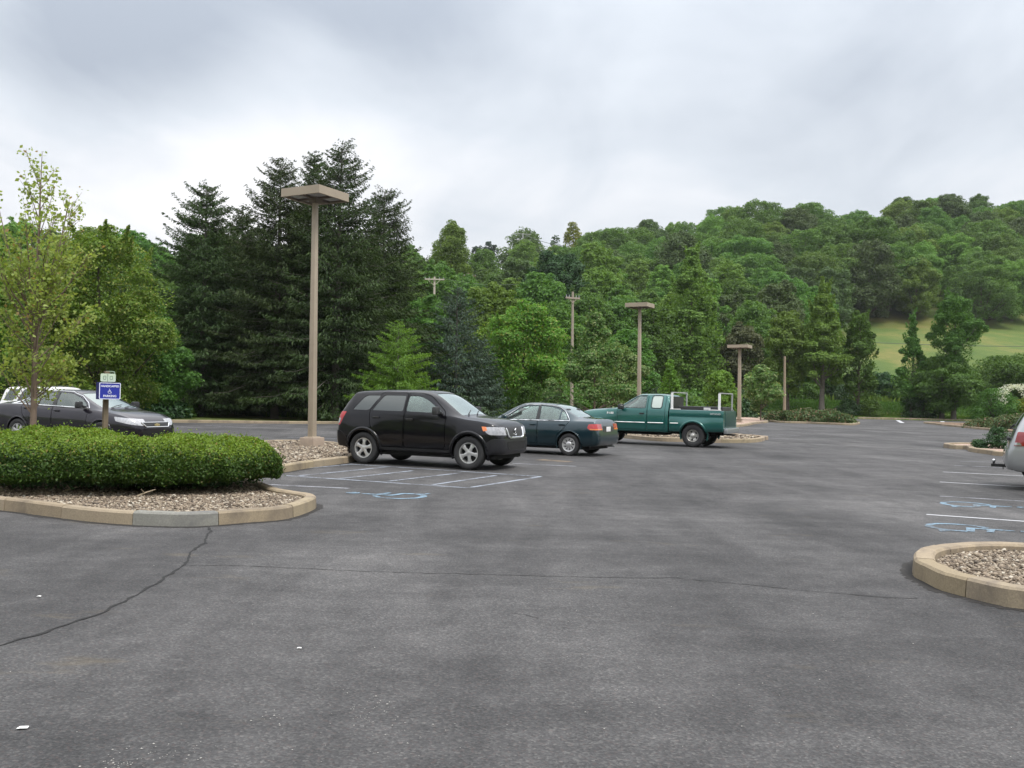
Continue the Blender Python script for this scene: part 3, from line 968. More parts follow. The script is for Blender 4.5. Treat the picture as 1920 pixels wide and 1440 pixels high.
class Car:
    def __init__(s, name, label, cat, hull, mat, px, py, anchor, heading, scale=1.0, dz=0.0, group=None):
        "anchor = local (x, y) of the tyre contact seen at photo pixel px, py"
        s.h = hull; s.mat = mat
        s.root = empty(name)
        c = at(px, py)
        d = Vector((math.cos(heading), math.sin(heading))); l = Vector((-d.y, d.x))
        p = Vector((c.x, c.y)) - (d * anchor[0] + l * anchor[1]) * scale
        s.root.location = (p.x, p.y, 0.002 + dz)
        s.root.rotation_euler = (0, 0, heading)
        s.root.scale = (scale,) * 3
        tag(s.root, label, cat, group)
        s.cut1 = MB(); s.cut2 = MB(); s.rings = MB(); s.doors = []; s.panes = []
    def arches(s, xs, r, z, depth=0.36):
        for x in xs:
            for sg in (-1, 1):
                y0, y1 = sorted((sg * (1.1), sg * (1.1 - depth - 0.25)))
                poly = [(x + r * math.cos(a), z + r * math.sin(a)) for a in np.linspace(0, 2 * math.pi, 40, endpoint=False)]
                s.cut1.prism(poly, 'y', y0, y1)
        s.arch = (xs, r, z)
    def window(s, poly, name, mat, both=True, r=0.05, sides=(1, -1), surround=None):
        P = round_poly(poly, r)
        for sg in ((1, -1) if both else sides):
            y0, y1 = sorted((sg * 0.25, sg * 1.3))
            s.cut2.prism(P, 'y', y0, y1)
            s.panes.append((offset_poly(P, 0.012), 'y', y0, y1, name, mat))
        s.lastwin = P
    def screen(s, poly, name, mat, z0=0.8, z1=2.3):
        P = round_poly(poly, 0.06)
        s.cut2.prism(P, 'z', z0, z1)
        s.panes.append((offset_poly(P, 0.012), 'z', z0, z1, name, mat))
    def door(s, poly, sg, handle=None, name='door'):
        P = round_poly(poly, 0.06)
        y0, y1 = sorted((sg * 0.3, sg * 1.3))
        s.rings.ring(offset_poly(P, 0.006), offset_poly(P, -0.006), 'y', y0, y1)
        s.doors.append((P, sg, handle, name))
    def body(s, name='body', inner=0.03):
        for inn in (inner, inner * .6, inner * 1.3, inner * .3):
            me = s.h.shell(0, -inn); ok = True
            for k_, cm in enumerate((s.cut1, s.cut2, s.rings)):
                if not cm.v: continue
                for jit in (0, .0007, -.0011, .0019):
                    cu = cutmesh(cm)
                    for v in cu.vertices: v.co += Vector((jit, jit * .3, jit * .7))
                    m2 = boolean(me, cu, 'DIFFERENCE')
                    if len(m2.polygons) > 4000: break
                if len(m2.polygons) <= 4000: ok = False; break
                me = m2
            if ok: break
        comps = sorted(components(me), key=lambda c: -len(c[0]))
        rest = MB(); dparts = {}
        for V, F in comps:
            mn = Vector([min(v[i] for v in V) for i in range(3)]); mx = Vector([max(v[i] for v in V) for i in range(3)])
            hit = None
            for di, (P, sg, hd, nm) in enumerate(s.doors):
                ax = [p[0] for p in P]; az = [p[1] for p in P]
                if mn.x > min(ax) - .02 and mx.x < max(ax) + .02 and mn.z > min(az) - .02 and mx.z < max(az) + .02 and sg * (mn.y + mx.y) > 0:
                    hit = di; break
            if hit is None: rest.add(V, F)
            else: dparts.setdefault(hit, MB()).add(V, F)
        def emit(mb, nm, mat, parent):
            m_ = bpy.data.meshes.new(nm); m_.from_pydata(mb.v, [], mb.f)
            return link(nm, finish(m_, mat), parent)
        s.bodyo = emit(rest, name, s.mat, s.root)
        for di, mb in dparts.items():
            P, sg, hd, nm = s.doors[di]
            o_ = emit(mb, nm, s.mat, s.root)
            if hd:
                p = s.h.side(hd[0], hd[1], sg)
                hb = MB(); y = p.y + sg * 0.02
                hb.box(hd[0] - .085, hd[0] + .085, y - .016, y + .016, hd[1] - .018, hd[1] + .018)
                hb.build('handle', hd[2] if len(hd) > 2 else s.mat, o_, 40, bevel=0.008)
                cup = MB(); cup.box(hd[0] - .07, hd[0] + .05, p.y - .004, p.y + .004, hd[1] - .04, hd[1] - .012)
                cup.build('handle_recess', plastic, o_)
        for P, ax, a, b_, nm, mat in s.panes:
            cb = MB(); cb.prism(P, ax, a, b_)
            m_ = boolean(s.h.shell(-0.009, -0.014), cutmesh(cb), 'INTERSECT')
            if len(m_.polygons): link(nm, finish(m_, mat, 60), s.root)
    def liner(s, depth=0.42, w=0.80):
        xs, r, z = s.arch
        for x in xs:
            for sg in (-1, 1):
                mb = MB(); n = 20; V = []; F = []
                y0 = sg * (w); y1 = sg * (w - depth)
                for k in range(n + 1):
                    a = -0.25 + (math.pi + .5) * k / n
                    V += [(x + (r + .004) * math.cos(a), y0, z + (r + .004) * math.sin(a)), (x + (r + .004) * math.cos(a), y1, z + (r + .004) * math.sin(a))]
                F = [(2 * k, 2 * k + 1, 2 * k + 3, 2 * k + 2) for k in range(n)]
                V.append((x, y1, z)); c_ = len(V) - 1
                F += [(2 * k + 1, c_, 2 * k + 3) for k in range(n)]
                mb.add(V, F); mb.build('wheel_well', dark_in, s.root)
    def lip(s, xs, r, z, sgs=(1, -1), rad_=0.02, mat=None, a0=-0.35, a1=math.pi + .35, name='fender_flare', off=0.0, wide=1.0):
        for x in xs:
            for sg in sgs:
                mb = MB(); P = []
                for a in np.linspace(a0, a1, 26):
                    xx, zz = x + r * math.cos(a), z + r * math.sin(a)
                    P.append(s.h.side(xx, max(zz, 0.3), sg, off))
                    P[-1].z = zz
                # flattened tube
                V = []; F = []; n = 8
                for k, p in enumerate(P):
                    a = np.linspace(a0, a1, 26)[k]
                    er = Vector((math.cos(a), 0, math.sin(a))); ey = Vector((0, sg, 0))
                    for j_ in range(n):
                        b_ = 2 * math.pi * j_ / n
                        V.append(p + er * (rad_ * wide * math.cos(b_) + rad_ * wide * .6) + ey * rad_ * math.sin(b_))
                for k in range(len(P) - 1):
                    for j_ in range(n):
                        j2 = (j_ + 1) % n
                        F.append((k * n + j_, k * n + j2, (k + 1) * n + j2, (k + 1) * n + j_))
                F += [tuple(range(n)), tuple((len(P) - 1) * n + j_ for j_ in range(n))]
                mb.add(V, F); mb.build(name, mat or s.mat, s.root, 60)
    def patch(s, name, poly, axis, a, b_, mat, out_=0.006, th=0.012, r=0.02, parent=None, label=None):
        cb = MB(); cb.prism(round_poly(poly, r, 3) if r else poly, axis, a, b_)
        m_ = boolean(s.h.shell(out_, out_ - th), cutmesh(cb), 'INTERSECT')
        if len(m_.polygons) == 0: return None
        o_ = link(name, finish(m_, mat), parent or s.root)
        if label: o_['label'] = label
        return o_
    def sidestrip(s, name, pts, sg, rad_, mat, off=0.0, n=6):
        P = []
        for a, b_ in zip(pts[:-1], pts[1:]):
            k = max(1, int(math.dist(a, b_) / 0.06))
            for j_ in range(k): P.append(s.h.side(a[0] + (b_[0] - a[0]) * j_ / k, a[1] + (b_[1] - a[1]) * j_ / k, sg, off))
        P.append(s.h.side(pts[-1][0], pts[-1][1], sg, off))
        mb = MB(); mb.tube(P, rad_, n)
        return mb.build(name, mat, s.root, 60)
    def wheels(s, xs, track, r, w, style, rim_r, mats=(None, None)):
        data = wheel_meshes(r, w, rim_r, style)
        for x in xs:
            for sg in (1, -1):
                e = empty('wheel', (x, sg * track, r), 0 if sg > 0 else math.pi, s.root)
                for nm, me_ in data:
                    o_ = link(nm, me_, e)
                    o_.rotation_euler = (0, random.uniform(0, 6.28), 0)
    def interior(s, rows, zs, wy=0.36, mat=None, dash=None, floor=0.35, sw=None, top=0.62):
        for x in rows:
            for sg in (-1, 1):
                mb = MB()
                mb.obox((x, sg * wy, zs), (1, 0, .06), (0, 1, 0), (-.06, 0, 1), .25, .24, .08)
                mb.obox((x - .27, sg * wy, zs + .34), (1, 0, .22), (0, 1, 0), (-.22, 0, 1), .07, .23, .30, 0.9)
                mb.obox((x - .36, sg * wy, zs + .34 + .40), (1, 0, .2), (0, 1, 0), (-.2, 0, 1), .045, .12, .085, 0.9)
                mb.build('seat', mat or cabin, s.root, 45, bevel=0.03)
        if dash:
            mb = MB(); mb.obox(dash, (1, 0, 0), (0, 1, 0), (0, 0, 1), .22, .66, .12)
            mb.build('dashboard', cabin, s.root, 45, bevel=0.04)
        if sw:
            mb = MB(); c_ = Vector(sw); ax = Vector((1, 0, -.45)).normalized(); u = Vector((0, 1, 0)); v_ = ax.cross(u)
            mb.tube([c_ + (u * math.cos(a) + v_ * math.sin(a)) * .185 for a in np.linspace(0, 2 * math.pi, 25)], .014, 6)
            mb.tube([c_ + u * .18, c_ - u * .18], .012, 6); mb.tube([c_, c_ + ax * .25], .03, 8)
            mb.build('steering_wheel', plastic, s.root, 60)
    def mirror(s, x, z, sgs, mat, w=0.11, sc=1.0, yoff=0.0):
        for sg in sgs:
            p = s.h.side(x, z - 0.03, sg)
            mb = MB()
            mb.obox((x - .02, p.y + sg * .15 * sc, z + .05), (1, 0, 0), (.12, sg, 0), (0, 0, 1), .055 * sc, w * sc, .075 * sc, 0.86)
            me_ = mb.mesh('mirror', mat, 50, bevel=0.03 * sc)
            o_ = link('mirror', me_, s.root)
            ab = MB(); ab.obox((x, p.y + sg * .03, z - .005), (1, 0, 0), (0, sg, .3), (0, 0, 1), .045, .06, .028)
            ab.build('mirror_arm', plastic, o_, 50, bevel=0.01)
    def box(s, name, x0, x1, y0, y1, z0, z1, mat, bevel=0.01, parent=None):
        mb = MB(); mb.box(x0, x1, y0, y1, z0, z1)
        return mb.build(name, mat, parent or s.root, 45, bevel=bevel)

def wheel_meshes(r, w, rr, style):
    h = w / 2
    t = MB()
    t.lathe_y([(rr, -h * .86), (r * .90, -h), (r * .965, -h * .86), (r, -h * .55), (r, h * .55), (r * .965, h * .86), (r * .90, h), (rr + .012, h * .92), (rr, h * .80), (rr - .01, 0)], 44)
    out = [('tyre', t.mesh('tyre', rubber, 50))]
    m = MB()
    # barrel and lip
    m.lathe_y([(rr, h * .86), (rr - .018, h * .84), (rr - .03, h * .3), (rr - .04, -h * .7), (rr - .002, -h * .7), (rr - .002, h * .6)], 40)
    face = alloy
    if style in ('five', 'sixspoke'):
        n = 5 if style == 'five' else 6
        for k in range(n):
            a = 2 * math.pi * k / n
            d = Vector((math.cos(a), 0, math.sin(a))); sd_ = Vector((-math.sin(a), 0, math.cos(a)))
            V = []
            for rr_, hw, yo in ((.045, .042, .70), (rr * .55, .030, .76), (rr - .02, .058, .66)):
                for s1, dy in ((-1, 0), (-.55, .05), (.55, .05), (1, 0), (1, -.22), (-1, -.22)):
                    p = d * rr_ + sd_ * hw * s1; V.append((p.x, h * (yo + dy), p.z))
            F = []
            for q_ in range(2):
                for e in range(6):
                    e2 = (e + 1) % 6
                    F.append((q_ * 6 + e, q_ * 6 + e2, (q_ + 1) * 6 + e2, (q_ + 1) * 6 + e))
            F += [tuple(range(6)), tuple(range(12, 18))]
            m.add(V, F)
        m.lathe_y([(0.0, h * .80), (.045, h * .78), (.062, h * .70), (.062, h * .4), (0, h * .4)], 20, closed=False)
    elif style == 'cover':
        # plastic cover with slanted slots
        n = 9
        m.lathe_y([(0, h * .92), (.05, h * .9), (rr * .42, h * .80), (rr * .46, h * .66), (0, h * .6)], 36, closed=False)
        m.lathe_y([(rr * .86, h * .82), (rr, h * .92), (rr + .006, h * .84), (rr * .86, h * .7)], 36)
        for k in range(n):
            a = 2 * math.pi * k / n
            def P_(r_, da, y): return (r_ * math.cos(a + da), y, r_ * math.sin(a + da))
            V = [P_(rr * .38, -.26, h * .79), P_(rr * .38, .26, h * .79), P_(rr * .9, .52, h * .84), P_(rr * .9, .06, h * .84),
                 P_(rr * .38, -.26, h * .66), P_(rr * .38, .26, h * .66), P_(rr * .9, .52, h * .70), P_(rr * .9, .06, h * .70)]
            m.add(V, [(0, 1, 2, 3), (4, 7, 6, 5), (0, 4, 5, 1), (1, 5, 6, 2), (2, 6, 7, 3), (3, 7, 4, 0)])
    else:  # truck wheel with round openings
        n = 5
        m.lathe_y([(0, h * .98), (.055, h * .97), (.07, h * .86), (.075, h * .55), (rr * .50, h * .50), (rr * .54, h * .40), (0, h * .35)], 36, closed=False)
        m.lathe_y([(rr * .80, h * .55), (rr, h * .92), (rr + .004, h * .8), (rr * .80, h * .35)], 36)
        for k in range(n):
            a = 2 * math.pi * k / n
            def P_(r_, da, y): return (r_ * math.cos(a + da), y, r_ * math.sin(a + da))
            V = [P_(rr * .46, -.50, h * .50), P_(rr * .46, .50, h * .50), P_(rr * .84, .36, h * .60), P_(rr * .84, -.36, h * .60),
                 P_(rr * .46, -.50, h * .36), P_(rr * .46, .50, h * .36), P_(rr * .84, .36, h * .44), P_(rr * .84, -.36, h * .44)]
            m.add(V, [(0, 1, 2, 3), (4, 7, 6, 5), (0, 4, 5, 1), (1, 5, 6, 2), (2, 6, 7, 3), (3, 7, 4, 0)])
        face = simple('polished_wheel', (0.52, 0.51, 0.48), 0.3, 0.8, var=0.1)
    out.append(('rim', m.mesh('rim', face, 45)))
    d = MB(); d.lathe_y([(0, h * .3), (rr * .8, h * .3), (rr * .8, h * .1), (0, h * .1)], 28, closed=False)
    d.lathe_y([(0, -h * .3), (rr - .01, -h * .3), (rr - .01, -h * .35), (0, -h * .35)], 28, closed=False)
    out.append(('brake_disc', d.mesh('brake_disc', dark_in, 45)))
    return out

def text_mesh(txt, size, ext, name, mat, parent, loc, rot, sx=1.0, bold=0.0):
    cu = bpy.data.curves.new('t', 'FONT'); cu.body = txt; cu.size = size; cu.extrude = ext; cu.align_x = 'CENTER'; cu.align_y = 'CENTER'; cu.offset = bold
    o_ = bpy.data.objects.new('t', cu); COL.objects.link(o_)
    dg = bpy.context.evaluated_depsgraph_get(); dg.update()
    me_ = bpy.data.meshes.new_from_object(o_.evaluated_get(dg)); bpy.data.objects.remove(o_)
    me_.materials.clear(); me_.materials.append(mat)
    r = link(name, me_, parent, loc); r.rotation_euler = rot; r.scale = (sx, 1, 1)
    return r

HD_R = -TH            # nose to the right and towards the camera
HD_L = math.pi - TH   # nose to the left and away

# ---- black sport utility vehicle
blk = paint('black_car_paint', (0.003, 0.003, 0.005), 0.1, dirt=0.01, spec=.15, coat=.6)
h = Hull([(-2.09, .52, .70, .60, .64, .72, .52, .74), (-2.06, .44, .86, .78, .80, .90, .68, .92), (-2.01, .38, 1.04, .83, .865, 1.10, .73, 1.13), (-1.94, .36, 1.14, .845, .885, 1.26, .72, 1.29),
          (-1.80, .34, 1.175, .85, .90, 1.45, .70, 1.50), (-1.66, .33, 1.18, .855, .905, 1.59, .68, 1.645), (-1.40, .32, 1.18, .86, .905, 1.615, .67, 1.675), (-.5, .31, 1.175, .865, .905, 1.635, .66, 1.70),
          (.10, .31, 1.165, .865, .905, 1.615, .655, 1.685), (.36, .31, 1.16, .86, .905, 1.54, .655, 1.61), (.75, .31, 1.145, .86, .905, 1.31, .68, 1.37), (1.02, .31, 1.11, .85, .905, 1.135, .72, 1.19),
          (1.14, .31, 1.085, .845, .905, 1.10, .72, 1.145), (1.6, .32, 1.035, .83, .90, 1.055, .70, 1.10), (1.82, .33, .985, .79, .87, 1.005, .67, 1.045), (1.92, .34, .93, .72, .80, .95, .59, .985),
          (1.99, .36, .82, .62, .69, .84, .49, .87), (2.03, .42, .68, .50, .56, .70, .36, .72)], wheels=(-1.32, 1.32), flare=0.035)
c = Car('sport_utility_vehicle', 'black five door SUV with five spoke alloy wheels parked beside the blue hatched bay', 'suv', h, blk, 881, 881, (1.32, -0.80), HD_R + rad(3.5), 1.01)
c.arches((-1.32, 1.32), 0.405, 0.37)
c.window([(-1.66, 1.215), (-1.22, 1.215), (-.99, 1.555), (-1.33, 1.55), (-1.42, 1.51)], 'window', gl_dark, r=0.06)
c.window([(-1.14, 1.215), (-.34, 1.21), (-.34, 1.565), (-.90, 1.56)], 'window', gl_dark, r=0.05)
c.window([(-.26, 1.21), (.62, 1.195), (.57, 1.26), (.22, 1.48), (.02, 1.555), (-.26, 1.565)], 'window', gl_clear, r=0.06)
c.screen([(.30, -.50), (1.04, -.62), (1.04, .62), (.30, .50)], 'windscreen', gl_wind, 1.12)
c.screen([(-1.93, -.56), (-1.70, -.54), (-1.70, .54), (-1.93, .56)], 'rear_window', gl_dark, 1.2)
c.door([(-1.22, 1.14), (-.30, 1.14), (-.30, 1.625), (-.95, 1.615)][:0] or [(-.97, 1.61), (-.30, 1.625), (-.30, .42), (-.88, .42), (-.94, .64), (-1.12, .80), (-1.20, 1.16)], -1, (-1.00, 1.06, plastic))
c.door([(-.295 + .02, 1.625), (-.275, .42), (.74, .42), (.74, 1.12), (.70, 1.23), (.28, 1.565), (.05, 1.62)], -1, (-.14, 1.04, plastic))
c.body()
c.liner()
c.lip((-1.32, 1.32), 0.41, 0.37, rad_=0.022, wide=1.7, off=-0.004)
c.patch('side_moulding', [(-.90, .56), (.85, .53), (.85, .575), (-.90, .61)], 'y', -1.2, -.5, blk, 0.014, 0.02, 0)
c.patch('sill_trim', [(-.90, .30), (.90, .30), (.90, .40), (-.90, .40)], 'y', -1.2, 1.2, plastic, 0.006, 0.02, 0)
for sg in (-1, 1):
    y0, y1 = sorted((sg * .46, sg * 1.0))
    c.patch('headlight', [(1.66, .93), (1.71, .82), (1.80, .765), (2.2, .755), (2.2, .88), (1.90, .935)], 'y', y0, y1, clear_l, 0.004, 0.02, 0.03)
    c.patch('indicator_lamp', [(1.61, .94), (1.66, .84), (1.74, .855), (1.71, .935)], 'y', y0, y1, amber_l, 0.008, 0.02, 0.01)
    y0, y1 = sorted((sg * .60, sg * 1.0))
    t_ = c.patch('taillight', [(-2.2, .86), (-1.96, .86), (-1.80, 1.17), (-2.2, 1.17)], 'y', y0, y1, red_l, 0.005, 0.02, 0.03)
    c.patch('reverse_lamp', [(-2.2, .90), (-1.98, .90), (-1.93, 1.02), (-2.2, 1.02)], 'y', y0, y1, clear_l, 0.009, 0.012, 0.02, parent=t_)
    mb = MB(); p = c.h.end(sg * .62, .60, 1)
    mb.tube([p + Vector((-.02, 0, 0)), p + Vector((.012, 0, 0))], .055, 16); mb.build('fog_lamp', plastic, c.root, 40)
mb = MB(); pts = [(-.44, .905), (-.40, .73), (-.34, .70), (.34, .70), (.40, .73), (.44, .905)]
P_ = []
for a, b_ in zip(pts[:-1], pts[1:]):
    for k in range(6): P_.append(c.h.end(a[0] + (b_[0] - a[0]) * k / 6, a[1] + (b_[1] - a[1]) * k / 6, 1, 0.012))
P_.append(c.h.end(*pts[-1], 1, 0.012)); mb.tube(P_, 0.026, 8); mb.build('grille_surround', chrome, c.root, 60)
gr_ = c.patch('grille', [(-.40, .71), (.40, .71), (.44, .93), (-.44, .93)], 'x', 1.8, 2.4, plastic, 0.003, 0.02, 0.03)
mb = MB(); base = c.h.end(0, .815, 1, 0.02)
S_ = [(0.035, .05), (-.025, .075), (-.05, .045), (0, .01), (.05, -.02), (.035, -.055), (-.035, -.075)]
S_ = [(.045, .045), (0, .075), (-.045, .045), (.0, .005), (.045, -.035), (0, -.07), (-.045, -.04)]
mb.tube([base + Vector((0, y * 1.0, z)) for y, z in S_], 0.014, 6); mb.build('emblem', chrome, gr_, 60)
c.patch('front_bumper', [(1.72, .34), (2.3, .34), (2.3, .68), (1.86, .68), (1.745, .60)], 'y', -1, 1, simple('bumper_black', (0.014, 0.014, 0.017), 0.35), 0.022, 0.04, 0.02)
c.patch('air_intake', [(-.42, .44), (.42, .44), (.50, .62), (-.50, .62)], 'x', 1.9, 2.4, dark_in, 0.026, 0.02, 0.03)
c.patch('rear_bumper', [(-2.3, .42), (-1.76, .38), (-1.74, .62), (-1.96, .74), (-2.3, .74)], 'y', -1, 1, blk, 0.02, 0.04, 0.02)
c.box('underbody', -1.85, 1.85, -.74, .74, .23, .42, dark_in, 0.03)
c.mirror(.60, 1.20, (-1, 1), plastic, 0.115, 1.15)
for y in (-.33, .10):
    mb = MB(); mb.tube([c.h.top(1.10, y - .12, .02), c.h.top(1.00, y + .1, .022), c.h.top(.93, y + .30, .022)], .011, 6); mb.build('wiper', plastic, c.root)
c.interior((.25, -.62), .62, dash=(.80, 0, 1.02), sw=(.62, .36, 1.08))
c.wheels((-1.32, 1.32), .795, .362, .225, 'five', .225)

# ---- dark green saloon
grn = paint('dark_green_paint', (0.004, 0.024, 0.034), 0.35, dirt=0.03)
h = Hull([(-2.12, .42, .58, .60, .64, .60, .5, .61), (-2.10, .34, .68, .72, .77, .70, .6, .72), (-2.05, .30, .86, .74, .80, .89, .60, .91), (-1.98, .28, .92, .755, .825, .95, .61, .98), (-1.80, .26, .925, .77, .84, .965, .62, 1.0),
          (-1.50, .25, .92, .78, .85, .99, .60, 1.02), (-1.28, .24, .915, .78, .85, 1.10, .585, 1.13), (-.85, .22, .905, .785, .85, 1.30, .55, 1.335), (-.60, .21, .90, .785, .85, 1.335, .545, 1.375), (-.1, .21, .895, .785, .85, 1.35, .54, 1.395),
          (.15, .21, .89, .785, .85, 1.335, .54, 1.38), (.40, .21, .885, .785, .85, 1.25, .555, 1.295), (.92, .21, .87, .78, .85, .96, .65, 1.0), (1.10, .21, .85, .775, .85, .87, .66, .905),
          (1.6, .21, .80, .76, .845, .815, .65, .85), (1.95, .22, .73, .72, .80, .745, .6, .775), (2.12, .26, .64, .66, .72, .65, .52, .67), (2.20, .34, .54, .5, .56, .55, .4, .56)], wheels=(-1.31, 1.31), flare=0.012)
c = Car('saloon_car', 'dark green four door saloon with chrome window trim behind the black SUV', 'sedan', h, grn, 1068, 854.5, (-1.31, 0.74), HD_L, 1.05)
c.arches((-1.31, 1.31), 0.345, 0.31)
c.window([(-.30, .935), (.62, .92), (.56, 1.02), (.28, 1.21), (.06, 1.29), (-.30, 1.31)], 'window', gl_clear, r=0.05)
c.window([(-.98, .945), (-.42, .94), (-.38, 1.31), (-.72, 1.285), (-.98, 1.21)], 'window', gl_clear, r=0.04)
c.window([(-1.25, .95), (-1.02, .945), (-1.02, 1.19), (-1.15, 1.10)], 'window', gl_clear, r=0.03)
c.screen([(.24, -.44), (.98, -.58), (.98, .58), (.24, .44)], 'windscreen', gl_wind, .85)
c.screen([(-1.44, -.52), (-.74, -.46), (-.74, .46), (-1.44, .52)], 'rear_window', gl_wind, .9)
c.door([(-.36, 1.335), (-.36, .30), (.72, .30), (.74, .88), (.30, 1.245), (.05, 1.325)], 1, (-.24, .80, grn))
c.door([(-.385, 1.335), (-.385, .30), (-.93, .30), (-.98, .55), (-1.16, .72), (-1.29, .90), (-1.27, .95), (-1.0, 1.235), (-.72, 1.315)], 1, (-1.10, .82, grn))
c.body()
c.liner(w=.74)
c.lip((-1.31, 1.31), .348, .31, rad_=.010, wide=1.3, off=-.004)
c.patch('pillar_trim', [(-.41, .935), (-.31, .935), (-.31, 1.32), (-.37, 1.32)], 'y', .4, 1.2, plastic, .003, .01, 0)
c.sidestrip('window_trim', [(-1.30, .925), (-.4, .915), (.66, .90)], 1, .013, chrome, .004)
c.sidestrip('window_trim', [(-1.30, .925), (-1.27, .98), (-1.10, 1.18), (-.95, 1.27), (-.72, 1.315), (-.36, 1.338), (.05, 1.325), (.28, 1.25), (.70, .94)], 1, .010, chrome, .004)
c.patch('side_moulding', [(-.92, .50), (.90, .47), (.90, .505), (-.92, .535)], 'y', .5, 1.2, grn, .014, .02, 0)
for sg in (-1, 1):
    y0, y1 = sorted((sg * .44, sg * 1.0))
    t_ = c.patch('taillight', [(-2.4, .70), (-1.90, .70), (-1.83, .76), (-1.86, .855), (-2.4, .875)], 'y', y0, y1, red_l, .006, .02, .03)
    c.patch('indicator_lamp', [(-2.4, .705), (-1.91, .705), (-1.89, .735), (-2.4, .735)], 'y', y0, y1, amber_l, .009, .01, .01, parent=t_)
    y0, y1 = sorted((sg * .36, sg * .9))
    c.patch('headlight', [(1.90, .58), (2.3, .55), (2.3, .68), (1.92, .72)], 'y', y0, y1, clear_l, .006, .02, .02)
c.patch('rear_bumper', [(-2.4, .30), (-1.72, .26), (-1.66, .44), (-1.72, .60), (-2.4, .62)], 'y', -1, 1, grn, .024, .04, .02)
c.patch('front_bumper', [(1.75, .24), (2.4, .28), (2.4, .52), (1.72, .50)], 'y', -1, 1, grn, .02, .04, .02)
c.patch('plate_recess', [(-.36, .64), (.36, .64), (.36, .80), (-.36, .80)], 'x', -2.4, -2.0, plastic, .004, .02, .02)
p = c.h.end(0, .72, -1, .012)
c.box('number_plate', p.x - .004, p.x + .004, -.155, .155, .655, .785, white_pl, .002)
c.box('underbody', -1.85, 1.8, -.68, .68, .17, .32, dark_in, .03)
c.box('exhaust_tip', -2.13, -1.9, -.50, -.45, .22, .27, steel, .01)
c.mirror(.62, .93, (1, -1), grn, .085, .9)
mb = MB(); p = c.h.top(-.35, 0, 0); mb.tube([p + Vector((.28, 0, 0)), p + Vector((-.30, 0, .24))], .006, 5); mb.build('antenna', plastic, c.root)
c.interior((.1, -.70), .42, .34, dash=(.72, 0, .80), sw=(.52, .34, .84))
c.wheels((-1.31, 1.31), .745, .298, .19, 'cover', .185)

# ---- green pickup truck
tgr = paint('teal_green_paint', (0.010, 0.105, 0.094), 0.35)
h = Hull([(-.86, .46, 1.30, .93, .98, 1.66, .70, 1.70), (-.80, .46, 1.30, .94, .99, 1.76, .70, 1.81), (-.4, .46, 1.305, .94, .99, 1.79, .70, 1.85), (.2, .46, 1.30, .94, .99, 1.78, .70, 1.845),
          (.50, .46, 1.295, .94, .99, 1.66, .705, 1.72), (.90, .46, 1.285, .94, .99, 1.42, .74, 1.47), (1.16, .47, 1.265, .93, .99, 1.29, .80, 1.33), (1.6, .48, 1.22, .91, .985, 1.245, .78, 1.29), (2.2, .50, 1.16, .89, .975, 1.185, .76, 1.225),
          (2.55, .52, 1.08, .86, .95, 1.10, .73, 1.13), (2.70, .54, .95, .82, .90, .97, .68, .99), (2.76, .58, .80, .76, .82, .82, .6, .84)], wheels=(1.77,), flare=.02, fr=.5)
c = Car('pickup_truck', 'green extended cab pickup truck with white rack posts on its bed', 'pickup truck', h, tgr, 1300, 838.5, (-1.76, 0.84), HD_L, 1.0)
c.arches((1.77,), .47, .42)
c.window([(-.005, 1.33), (.86, 1.325), (.80, 1.41), (.42, 1.66), (.30, 1.735), (-.005, 1.745)], 'window', gl_clear, r=.05)
c.window([(-.60, 1.34), (-.24, 1.34), (-.24, 1.76), (-.60, 1.76)], 'window', glass('frosted_window', (.5, .5, .5), .8, (.50, .56, .52), .75), r=.08)
c.screen([(.36, -.58), (1.10, -.72), (1.10, .72), (.36, .58)], 'windscreen', gl_wind, 1.27)
c.door([(-.07, 1.775), (-.07, .56), (1.02, .56), (1.04, 1.25), (.88, 1.40), (.40, 1.70), (.22, 1.775)], 1, (.10, 1.13, plastic))
c.door([(-.095, 1.775), (-.095, .56), (-.74, .56), (-.74, 1.775)], 1, None, 'rear_door')
c.body('cab')
c.liner(w=.86)
c.lip((1.77,), .475, .42, rad_=.018, wide=1.6)
c.sidestrip('side_moulding', [(1.22, .80), (-.02, .805)], 1, .017, wht_paint, .006)
c.sidestrip('side_moulding', [(-.13, .806), (-.70, .81)], 1, .017, wht_paint, .006)
for p_, q_ in (((-.62, 1.32), (-.22, 1.78)),):
    s_ = round_poly([(p_[0], p_[1]), (q_[0], p_[1]), (q_[0], q_[1]), (p_[0], q_[1])], .09)
    c.sidestrip('window_seal', s_ + [s_[0]], 1, .014, plastic, .002)
c.sidestrip('window_seal', [(-.02, 1.32), (.90, 1.312), (.82, 1.43), (.42, 1.69), (.30, 1.752), (-.02, 1.76), (-.02, 1.32)], 1, .010, plastic, .002)
text_mesh('F-150', .10, .004, 'lettering', wht_paint, c.root, c.h.side(1.30, 1.11, 1, .004), (math.pi / 2, 0, math.pi), 1.1, .004)
c.mirror(.86, 1.30, (1, -1), plastic, .12, 1.25)
c.box('front_bumper', 2.62, 2.82, -.93, .93, .50, .72, chrome, .03)
for sg in (-1, 1):
    y0, y1 = sorted((sg * .46, sg * 1.0))
    c.patch('headlight', [(2.45, .80), (2.9, .78), (2.9, .97), (2.48, 1.0)], 'y', y0, y1, clear_l, .006, .02, .02)
c.patch('grille', [(-.42, .80), (.42, .80), (.42, .98), (-.42, .98)], 'x', 2.4, 2.9, chrome, .008, .02, .02)
c.interior((.20,), .80, .42, dash=(.86, 0, 1.22), sw=(.68, .40, 1.26))
c.wheels((-1.76, 1.77),   .84, .40, .27, 'truck', .21)
